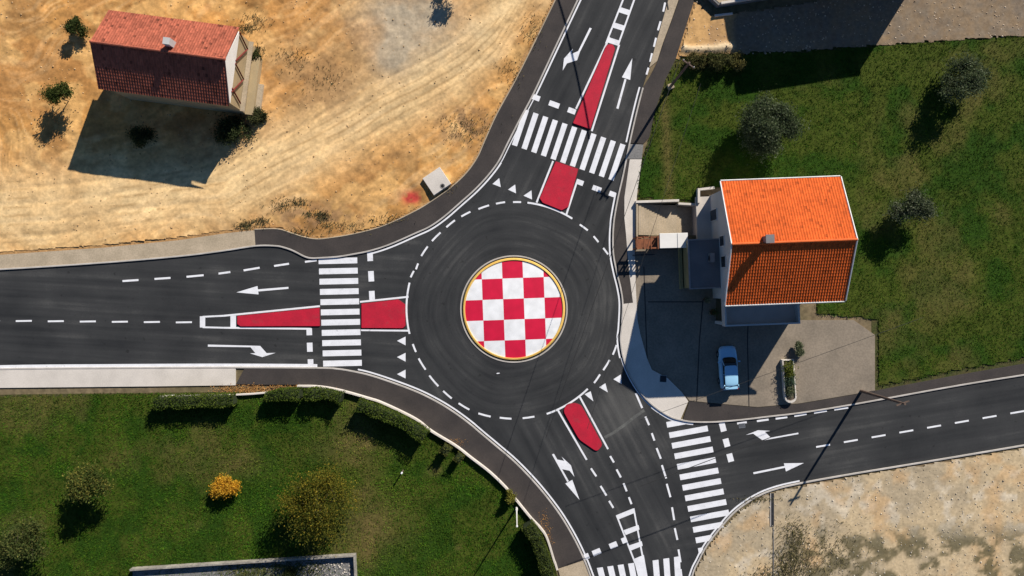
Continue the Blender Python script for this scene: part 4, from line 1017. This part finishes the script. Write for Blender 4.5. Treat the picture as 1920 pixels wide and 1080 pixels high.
# white-roofed shed and rusty frame between court and driveway
s0, s1 = g(1237, 437, 1.88), g(1290, 465, 1.88)
sc_ = ((s0[0] + s1[0]) / 2, (s0[1] + s1[1]) / 2); sx, sy = (s1[0] - s0[0]), (s0[1] - s1[1])
sh = thing('garden_shed', 'small shed with a flat white roof beside the sunken steps', 'shed', (sc_[0], sc_[1], 0), R(1.5))
MB().box2(-sx / 2 + .12, sx / 2 - .12, -sy / 2 + .1, sy / 2 - .1, -1.25, 1.74).build('wall', M['grey'], sh)
srf = MB().prism([(-sx / 2, -sy / 2), (sx / 2, -sy / 2), (sx / 2, sy / 2), (-sx / 2, sy / 2)], 1.743, 1.88, inset=.03).build('roof', M['white'], sh)
MB().box((.35, 0, 1.888), (.05, sy - .08, .02)).build('seam', M['metal'], srf)
MB().box((-.3, -sy / 2 + .08, .8), (.8, .05, 1.6)).build('door', M['rust'], sh)
p0, p1 = g(1193, 444, 1.9), g(1236, 467, 1.9)
pg = thing('timber_pergola', 'rusty brown pergola frame between the pavement and the white shed', 'pergola', (p0[0], p1[1], 0), R(1.5))
pw, pd = p1[0] - p0[0], p0[1] - p1[1]
for x in (.07, pw - .1):
    for y in (.07, pd - .07): MB().box((x, y, .8), (.12, .12, 1.8)).build('post', M['rust'], pg)
for y in (.07, pd - .07): MB().box((pw / 2, y, 1.78), (pw, .14, .16)).build('beam', M['rust'], pg)
for k in range(4): MB().box((.1 + k * (pw - .2) / 3, pd / 2, 1.92), (.10, pd + .1, .12)).build('rafter', M['rust'], pg)
MB().box((pw / 2, pd / 2, .9), (pw - .3, pd - .3, .06)).build('shelf', M['rust'], pg)
# driveway gate
g0, g1 = g(1186, 479), g(1222, 478)
ga = thing('metal_gate', 'open dark metal bar gate at the driveway below the pergola', 'gate', (g0[0], g0[1], 0.1), math.atan2(g1[1] - g0[1], g1[0] - g0[0]))
L_ = g1[0] - g0[0]
fr = MB()
for x in (0, L_ / 2, L_): fr.box((x, 0, .65), (.08, .07, 1.3))
for z_ in (.15, 1.27): fr.box((L_ / 2, 0, z_), (L_ - .08, .06, .09))
fr.build('gate_frame', M['darkmetal'], ga)
br = MB()
for k in range(7):
    if k not in (3,): br.box((.08 + (L_ - .16) * k / 6, 0, .7), (.13, .025, 1.05))
br.build('gate_bars', M['darkmetal'], ga)
# planter with shrubs
px, py = g(1476, 708)
pl = thing('stone_planter', 'long round-ended planter with green plants by the driveway', 'planter', (px, py, 0.06), R(4))
def stadium(w_, l_, n=10):
    a = [(w_ / 2 * math.cos(t), -l_ / 2 + w_ / 2 * math.sin(t)) for t in np.linspace(-math.pi, 0, n)]
    return a + [(w_ / 2, l_ / 2), (-w_ / 2, l_ / 2)]
ring_o, ring_i = stadium(1.15, 3.7), stadium(.93, 3.48); n_ = len(ring_o)
mm = MB()
vs = [(x, y, 0) for x, y in ring_o] + [(x, y, .5) for x, y in ring_o] + [(x, y, .5) for x, y in ring_i] + [(x, y, .2) for x, y in ring_i]
mm.add(vs, [(k * n_ + i, k * n_ + (i + 1) % n_, (k + 1) * n_ + (i + 1) % n_, (k + 1) * n_ + i) for k in range(3) for i in range(n_)])
mm.build('rim', M['pale'], pl)
MB().sheet(stadium(.94, 3.49), .38).build('soil', M['bark'], pl)
rs = np.random.RandomState(9)
def shrub(cx, cy, rr, pal, n):
    P = rs.normal(size=(n, 3)) * np.array([rr, rr, rr * .7]) * .5 + np.array([cx, cy, .45 + rr * .4]); P[:, 2] = np.maximum(P[:, 2], .4)
    V, F = leaf_quads(P, .07, rs, .8); raw('shrub', V, F, M['leafc'], pl, np.repeat(mixc(A(*pal[0]), A(*pal[1]), rs.rand(n)), 4, 0))
shrub(0, 1.1, .55, ((.09, .12, .02), (.20, .22, .04)), 700); shrub(.05, .45, .5, ((.09, .11, .02), (.18, .2, .04)), 500)
shrub(0, -.25, .5, ((.05, .085, .05), (.12, .17, .11)), 700); shrub(-.05, -1.2, .5, ((.06, .08, .03), (.22, .24, .14)), 600)

# ------------------------------------------------------------------ parked car
def car():
    cx, cy = g(1361.5, 688)
    t = thing('parked_car', 'light blue hatchback parked on the shaded driveway', 'car', (cx, cy, .062), R(3.0))
    # x across, y forward
    def loft(st, name, m, parent, sm=True):
        mb_ = MB(); n = len(st[0]); V = [p for s in st for p in s]
        F = [(i * n + j, i * n + (j + 1) % n, (i + 1) * n + (j + 1) % n, (i + 1) * n + j) for i in range(len(st) - 1) for j in range(n)]
        F += [tuple(range(n - 1, -1, -1)), tuple((len(st) - 1) * n + j for j in range(n))]
        mb_.add(V, F); o = mb_.build(name, m, parent, sm)
        md = o.modifiers.new('s', 'SUBSURF'); md.levels = md.render_levels = 2
        return o
    def ringp(y, hw, zb, zt, c=.12):
        return [(-hw + c, y, zb), (hw - c, y, zb), (hw, y, zb + c), (hw, y, zt - c * 1.2), (hw - c * 1.1, y, zt), (0, y, zt + .03), (-hw + c * 1.1, y, zt), (-hw, y, zt - c * 1.2), (-hw, y, zb + c)]
    st_ = [ringp(-2.14, .62, .42, .78), ringp(-2.10, .74, .32, .92), ringp(-1.85, .87, .22, 1.0), ringp(-1.0, .90, .2, 1.0), ringp(0, .90, .2, .98), ringp(.85, .90, .2, .97), ringp(1.5, .88, .22, .90), ringp(1.92, .80, .28, .80), ringp(2.10, .62, .36, .68), ringp(2.13, .5, .42, .6)]
    body = loft(st_, 'body', M['car'], t)
    def cab(y, hw0, hw1, z0, z1): return [(-hw0, y, z0), (hw0, y, z0), (hw1, y, z1 - .05), (hw1 - .08, y, z1), (0, y, z1 + .02), (-hw1 + .08, y, z1), (-hw1, y, z1 - .05)]
    g_ = [cab(-2.02, .72, .68, .90, 1.0), cab(-1.78, .80, .66, .92, 1.34), cab(-1.55, .80, .645, .92, 1.48), cab(-.6, .80, .655, .92, 1.53), cab(.25, .80, .63, .92, 1.47), cab(.55, .80, .64, .92, 1.32), cab(1.12, .78, .70, .90, .97)]
    loft(g_, 'windows', M['carglass'], t)
    def top(y, hw, z_): return [(-hw, y, z_ - .05), (hw, y, z_ - .05), (hw, y, z_ - .005), (hw - .07, y, z_ + .025), (0, y, z_ + .045), (-hw + .07, y, z_ + .025), (-hw, y, z_ - .005)]
    loft([top(-1.72, .60, 1.40), top(-1.5, .635, 1.49), top(-.6, .645, 1.535), top(.15, .62, 1.49), top(.32, .58, 1.44)], 'roof', M['car'], t)
    MB().box((0, -1.86, 1.36), (1.18, .24, .05)).build('spoiler', M['car'], t)
    tg = loft([ringp(-2.13, .66, .80, .98, .05), ringp(-1.98, .70, .86, 1.08, .05), ringp(-1.93, .6, .95, 1.10, .05)], 'tailgate', M['car'], t)
    for s in (-1, 1):
        for a_, b_, r_ in (((s * .74, 1.02, .98), (s * .625, .30, 1.47), .035), ((s * .655, -.55, 1.50), (s * .80, -.55, .97), .03), ((s * .66, -1.60, 1.42), (s * .78, -1.9, 1.0), .07)):
            MB().tube(a_, b_, r_, n=6).build('pillar', M['car'], t)
        MB().box((s * .98, .62, .99), (.20, .13, .14)).build('mirror', M['car'], t)
        MB().box((s * .62, 1.98, .70), (.30, .14, .10), s * -.35).build('headlight', M['lamp'], t)
        MB().box((s * .74, -2.02, .88), (.14, .10, .26), s * .2).build('tail_lamp', M['taill'], t)
        for y in (1.32, -1.28):
            wt = MB().lathe([(.18, -.10), (.30, -.11), (.33, -.07), (.33, .07), (.30, .11), (.18, .10)], (s * .82, y, .33), 20, axis='x').build('tyre', M['tyre'], t, True)
            MB().lathe([(0, s * .09), (.06, s * .10), (.18, s * .085), (.185, s * .04)], (s * .82, y, .33), 16, axis='x').build('rim', M['metal'], wt)
    MB().box((0, 2.06, .42), (1.3, .16, .20)).build('front_bumper', M['darkmetal'], t)
    MB().box((0, -2.10, .42), (1.35, .18, .22)).build('rear_bumper', M['car'], t)
    wp = MB(); wp.tube((-.5, 1.05, 1.01), (.1, .92, 1.06), .012, n=5); wp.build('wiper', M['darkmetal'], t)
car()

# ------------------------------------------------------------------ poles and cables
nx_, ny_ = g(1256, 164)
np_ = thing('utility_pole', 'tall dark wooden utility pole beside the northern pavement', 'pole', (nx_, ny_, 0))
MB().tube((0, 0, -.2), (0, 0, 7.7), .15, .10, 10).build('pole', M['wood'], np_)
MB().box((0, 0, .28), (.55, .5, .56), .4).build('concrete_foot', M['sandc'], np_)
ca = MB(); ca.box((0, 0, 7.35), (1.3, .10, .12), R(-35)); ca.build('crossarm', M['wood'], np_)
for k in (-.55, 0, .55):
    MB().tube((k * math.cos(R(-35)), k * math.sin(R(-35)), 7.41), (k * math.cos(R(-35)), k * math.sin(R(-35)), 7.6), .05, .035, 8).build('insulator', M['frame'], np_)
sx_, sy_ = g(968.5, 951)
sp = thing('lamp_column', 'white steel pole with a long shadow on the lower lawn', 'pole', (sx_, sy_, 0))
MB().tube((0, 0, -.1), (0, 0, 5.6), .085, .05, 12).build('column', M['whitemetal'], sp)
MB().tube((0, 0, 0), (0, 0, .9), .12, .12, 12).build('base_sleeve', M['whitemetal'], sp)
MB().lathe([(0, .12), (.07, .1), (.10, .0), (.06, -.06), (0, -.06)], (0, 0, 5.6), 12).build('cap', M['whitemetal'], sp)
ex_, ey_ = g(1614, 733)
ep = thing('utility_pole', 'wooden utility pole on the pavement right of the driveway', 'pole', (ex_, ey_, 0))
MB().tube((0, 0, -.2), (0, 0, 7.9), .15, .10, 10).build('pole', M['wood'], ep)
MB().box((0, 0, 7.5), (1.2, .10, .12), R(20)).build('crossarm', M['wood'], ep)
# short post standing in the lower lawn
qx, qy = g(756, 881)
qp = thing('garden_post', 'short thin post with pale top standing in the lower lawn', 'post', (qx, qy, 0))
MB().tube((0, 0, -.1), (.02, -.03, 1.0), .07, .06, 8).build('post', M['wood'], qp)
MB().tube((.02, -.03, 1.0), (.022, -.033, 1.2), .10, .08, 8).build('cap', M['paint'], qp)

def shadow_cable(label, a, b, h0, h1, sag, rad, mid=None):
    """a cable whose shadow on the ground runs from pixel a to pixel b"""
    k = 1 / math.tan(SUN_EL); P = []
    dx, dy = math.sin(SUN_AZ) * k, math.cos(SUN_AZ) * k
    pts = [a, b] if mid is None else None
    for t in np.linspace(0, 1, 24):
        h = h0 + (h1 - h0) * t - sag * 4 * t * (1 - t)
        if mid is None: u, v = a[0] + (b[0] - a[0]) * t, a[1] + (b[1] - a[1]) * t
        else: u, v = [(1 - t) ** 2 * a[i] + 2 * t * (1 - t) * mid[i] + t * t * b[i] for i in (0, 1)]
        x, y = g(u, v); P.append((x + dx * h, y + dy * h, h))
    o = MB().path(P, rad, 6).build('overhead_cable', M['cable'])
    return tag(o, label, 'cable', 'overhead cables across the junction')
shadow_cable('overhead cable over the checkered island running to the lower kerb', (1118, 352), (905, 975), 7.4, 6.6, .0, .022)
shadow_cable('overhead cable passing right of the checkered island', (1150, 400), (975, 960), 7.4, 6.6, .0, .016)
shadow_cable('overhead cable above the lower zebra crossing and gravel', (1060, 1062), (1330, 961), 6.8, 6.8, .0, .034)
shadow_cable('overhead cable crossing the side road above the long zebra', (1060, 950), (1540, 776), 6.8, 6.8, .0, .018)
shadow_cable('thick cable crossing the northern arm above the bent arrow', (1030, -40), (1104, 262), 7.0, 7.0, .0, .07, (1076, 90))

# ------------------------------------------------------------------ small fixtures
bx, by = g(820, 341)
sl = thing('concrete_slab', 'square pale concrete slab with a round hole beside the curved pavement', 'concrete slab', (bx, by, 0), R(34))
MB().prism([(-1.02, -1.0), (1.02, -1.0), (1.02, 1.0), (-1.02, 1.0)], -.1, .52, inset=.03).build('slab', M['sl'] if 'sl' in M else M['pale'], sl)
MB().lathe([(.0, .012), (.17, .012), (.20, .0)], (.18, -.72, .512), 20).build('hole', M['hole'], sl)
MB().lathe([(.20, .0), (.21, .018), (.25, .018), (.26, .0)], (.18, -.72, .516), 20).build('hole_ring', M['grey'], sl)
mx_, my_ = g(1243, 710)
mc = thing('manhole_cover', 'dark square manhole cover in the shaded concrete apron', 'manhole cover', (mx_, my_, .115), R(-4))
MB().prism([(-.34, -.34), (.34, -.34), (.34, .34), (-.34, .34)], -.02, .008).build('frame', M['metal'], mc)
MB().prism([(-.30, -.30), (.30, -.30), (.30, .30), (-.30, .30)], 0, .016).build('lid', M['darkmetal'], mc)
tag(MB().prism([(x + g(934, 700)[0], y + g(934, 700)[1]) for x, y in ((-.18, -.03), (-.02, -.06), (.17, .0), (.12, .06), (-.1, .05))], .02, .05).build('litter_scrap', M['paint']), 'small white scrap lying on the asphalt below the checkered island', 'litter')
# drain channel and edge in the gravel lot
a, b = g(1447, 924), g(1448, 986)
dc = thing('drain_channel', 'dark straight channel lying across the pale gravel lot', 'drain channel', ((a[0] + b[0]) / 2, (a[1] + b[1]) / 2, 0), R(0))
ln_ = a[1] - b[1]
MB().box((0, 0, .08), (.30, ln_, .12)).build('grate', M['darkmetal'], dc)
MB().box((-.19, 0, .09), (.07, ln_, .14)).build('edge', M['kerb'], dc)
wall('kerb_stone', 'thin line of edging stones running down through the gravel', [(1449, 988), (1449.5, 1040), (1449, 1100)], .07, -.05, .16, M['grey'])

# ------------------------------------------------------------------ terrace and yard at the top right
tr = thing('raised_terrace', 'low raised sandy terrace with dark walls at the top right corner', 'terrace', (*g(1420, -30), 0))
def rel(pts, h=0): return [(x - g(1420, -30)[0], y - g(1420, -30)[1]) for x, y in gs(pts, h)]
MB().prism(rel([(1296, -30), (1343, 15), (1420, 3), (1580, -22), (1580, -113), (1285, -113)]), -.1, .74).build('retaining_wall', M['grey'], tr)
MB().prism(rel([(1300, -30), (1344, 11), (1420, -1), (1578, -26), (1578, -112), (1288, -112)]), .70, .77).build('terrace_surface', M['sandc'], tr)
MB().kerb(rel([(1347, 13), (1380, 8), (1420, 1.5)]), .12, -.12, .72, 1.0).build('parapet', M['pale'], tr)
wall('stone_step', 'short bright stone step at the foot of the terrace wall', [(1339, 31), (1356, 29), (1372, 27)], .2, -.05, .3, M['pale'], 'stone step', sm=0)
def bankv(X, Y):
    u, v = uv(X, Y); c = 93 + 4 * np.sin(u / 17) + 12 * (fbm(X, Y, .5, 86) - .5)
    return np.exp(-((v - c) / 7) ** 2) * (1 - sstep(1368, 1384, u)) * sstep(1270, 1282, u)
def yard_z(X, Y): return .14 * fbm(X, Y, .6, 81) + .06 * fbm(X, Y, 2.6, 82) + .32 * bankv(X, Y)
def sand_c(X, Y):
    n = fbm(X, Y, .5, 83); n3 = fbm(X, Y, 2.2, 84)
    u, v = uv(X, Y)
    c = mixc(A(.54, .32, .13), A(.40, .24, .11), sstep(.4, .6, n))
    c = mixc(c, A(.62, .48, .30), np.clip(bankv(X, Y) * 1.3, 0, 1))
    c = mixc(c, A(.15, .13, .105), sstep(1368, 1384, u + 10 * (n - .5)) * (.6 + .4 * n3))  # grey-brown yard ground, with the building's shade worked into the dark colour
    return c * (.8 + .4 * n3)[..., None]
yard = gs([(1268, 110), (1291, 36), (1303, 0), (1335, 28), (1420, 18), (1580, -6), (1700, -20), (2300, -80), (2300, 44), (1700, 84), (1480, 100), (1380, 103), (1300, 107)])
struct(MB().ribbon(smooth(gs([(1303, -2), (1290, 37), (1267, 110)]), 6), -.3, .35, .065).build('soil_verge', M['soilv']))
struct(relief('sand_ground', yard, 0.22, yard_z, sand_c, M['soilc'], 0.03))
stones('rubble', yard, 1500, 63, (1270, -10, 1960, 105), yard_z, (.02, .12))
# flat-roofed building whose shadow falls on the lawn
bc = g(1493, -2)
fb = thing('flat_roofed_house', 'plain flat-roofed building beyond the top edge throwing the large lawn shadow', 'house', (bc[0], bc[1], 0), R(9))
MB().box2(0.0, 12, 0, 9, -.1, 6.4).build('wall', M['wall'], fb)
MB().box2(-.15, 12.15, -.15, 9.15, 6.403, 6.62).build('roof', M['flatroof'], fb)

# ------------------------------------------------------------------ small house at the left edge
LH = thing('tiled_cottage', 'small house with red tiled roof and white gable at the left edge', 'house', (*g(474, 154), 0), R(-7.5))
EZ2, RZ2, hw2 = 5.0, 7.0, 3.3
LL = 12.0
r2 = MB()
for y0, sg in ((hw2 + .35, 1), (-hw2 - .35, -1)):
    v, f = tiled(-LL, .12, y0, EZ2 - .1, 0, RZ2); r2.add(v, f)
tc_ = np.concatenate(TC)[:, None]; TC.clear()
r2o = r2.build('roof', M['tilec'], LH, cols=np.clip((tc_ * 1.6 - .6) * A(.34, .095, .055), .01, 1))
MB().path([(-LL, 0, RZ2 + .04), (.14, 0, RZ2 + .04)], .12, 8).build('ridge_cap', M['tile_old'], r2o)
MB().box((-5, .8, RZ2 - .1), (.6, .6, 1.4)).build('chimney', M['wall'], r2o)
w2 = MB(); pr = [(-hw2, -.1), (-hw2, EZ2 - .25), (0, RZ2 - .25), (hw2, EZ2 - .25), (hw2, -.1)]
w2.add([(-LL + .3, y, z_) for y, z_ in pr] + [(-.02, y, z_) for y, z_ in pr], [(4, 3, 2, 1, 0), (5, 6, 7, 8, 9), (0, 1, 6, 5), (1, 2, 7, 6), (2, 3, 8, 7), (3, 4, 9, 8)])
w2.build('wall', M['tanwall'], LH)
gb = MB(); yy = [(-hw2, EZ2 - .35), (hw2, EZ2 - .35), (hw2, EZ2 - .2), (0, RZ2 - .12), (-hw2, EZ2 - .2)]
gb.add([(-.01, y, z_) for y, z_ in yy] + [(.06, y, z_) for y, z_ in yy], [(5, 6, 7, 8, 9), (0, 1, 6, 5), (1, 2, 7, 6), (2, 3, 8, 7), (3, 4, 9, 8), (4, 0, 5, 9)])
gb.build('gable', M['white'], LH)
for k, yc in enumerate((2.45, -.45, -2.75)):  # dark red tubes bent into chevrons on the end wall
    ap = (.10, yc, 2.5); b_ = [(.09, yc + .8, 4.75), ap] + ([(.09, yc - 1.85, 4.75)] if k < 2 else [])
    MB().path(b_, .075, 6).build('red_chevron', M['redchev'], LH)
MB().box2(-.0, .75, -hw2 - .1, hw2 - 1.0, -.05, .9).build('plinth', M['tanwall'], LH)
MB().box2(.75, 1.25, -hw2 - .4, -.2, -.05, .45).build('side_step', M['sandc'], LH)
MB().box2(.003, .42, -hw2 - .1, hw2, 2.05, 2.2).build('ledge', M['sandc'], LH)

def pot(label, u, v, r_, seed, pal, leafy=True):
    x, y = g(u, v); t = thing('potted_plant', label, 'potted plant', (x, y, .06))
    MB().lathe([(r_ * .7, 0), (r_, .42), (r_ * 1.08, .44), (r_ * 1.08, .5), (r_ * .9, .5), (r_ * .88, .42), (0, .42)], n=16).build('pot', M['rust'], t, True)
    rs = np.random.RandomState(seed); n = 260
    P = rs.normal(size=(n, 3)) * r_ * .75 + np.array([0, 0, .8]); P[:, 2] = np.maximum(P[:, 2], .45)
    V, F = leaf_quads(P, .06, rs, .8); raw('foliage', V, F, M['leafc'], t, np.repeat(mixc(A(*pal[0]), A(*pal[1]), rs.rand(n)), 4, 0))
pot('pale-leaved potted plant by the house corner below the flat annex', 1322, 562, .24, 301, ((.12, .14, .08), (.3, .32, .22)))
pot('dark green potted plant in the shade beside the balcony', 1334, 585, .28, 302, ((.04, .07, .02), (.1, .13, .04)))
tree('garden_bush', 'green bush behind the tan-walled house at the far upper left', 150, 60, 1.2, 1.8, ((.035, .05, .015), (.08, .10, .03)), 311, 26, 120, .09, .05, cat='bush')
tree('garden_bush', 'spreading bush in front of the long shaded roof side of the left house', 270, 262, 1.5, 1.7, ((.04, .05, .02), (.10, .11, .04)), 312, 30, 120, .09, .05, cat='bush')
tree('fruit_tree', 'young green tree beside the far end wall of the left house', 130, 190, 1.7, 3.0, ((.04, .06, .015), (.10, .12, .03)), 313, 36, 130, .09, .09)

st2 = stones('rubble', gs([(560, 1058), (664, 1052), (667, 1120), (540, 1120)]), 900, 65, (540, 1040, 670, 1120), lambda x, y: 0 * x + .12, (.03, .14), ((.55, .50, .44), (.22, .20, .18)))
tree('garden_bush', 'dark bush inside the walled concrete yard below the yellow tree', 545, 1080, 1.2, 1.2, ((.03, .045, .015), (.08, .09, .03)), 321, 26, 130, .08, .04, cat='bush')

dx_, dy_ = g(1391, 798)
dr_ = thing('storm_drain', 'dark kerbside drain grating near the small blocks of the side road', 'drain', (dx_, dy_, .02), R(6))
MB().box((0, 0, .006), (.62, .46, .02)).build('frame', M['metal'], dr_)
for k in range(5): MB().box((-.22 + k * .11, 0, .014), (.05, .36, .02)).build('grate_bar', M['darkmetal'], dr_)
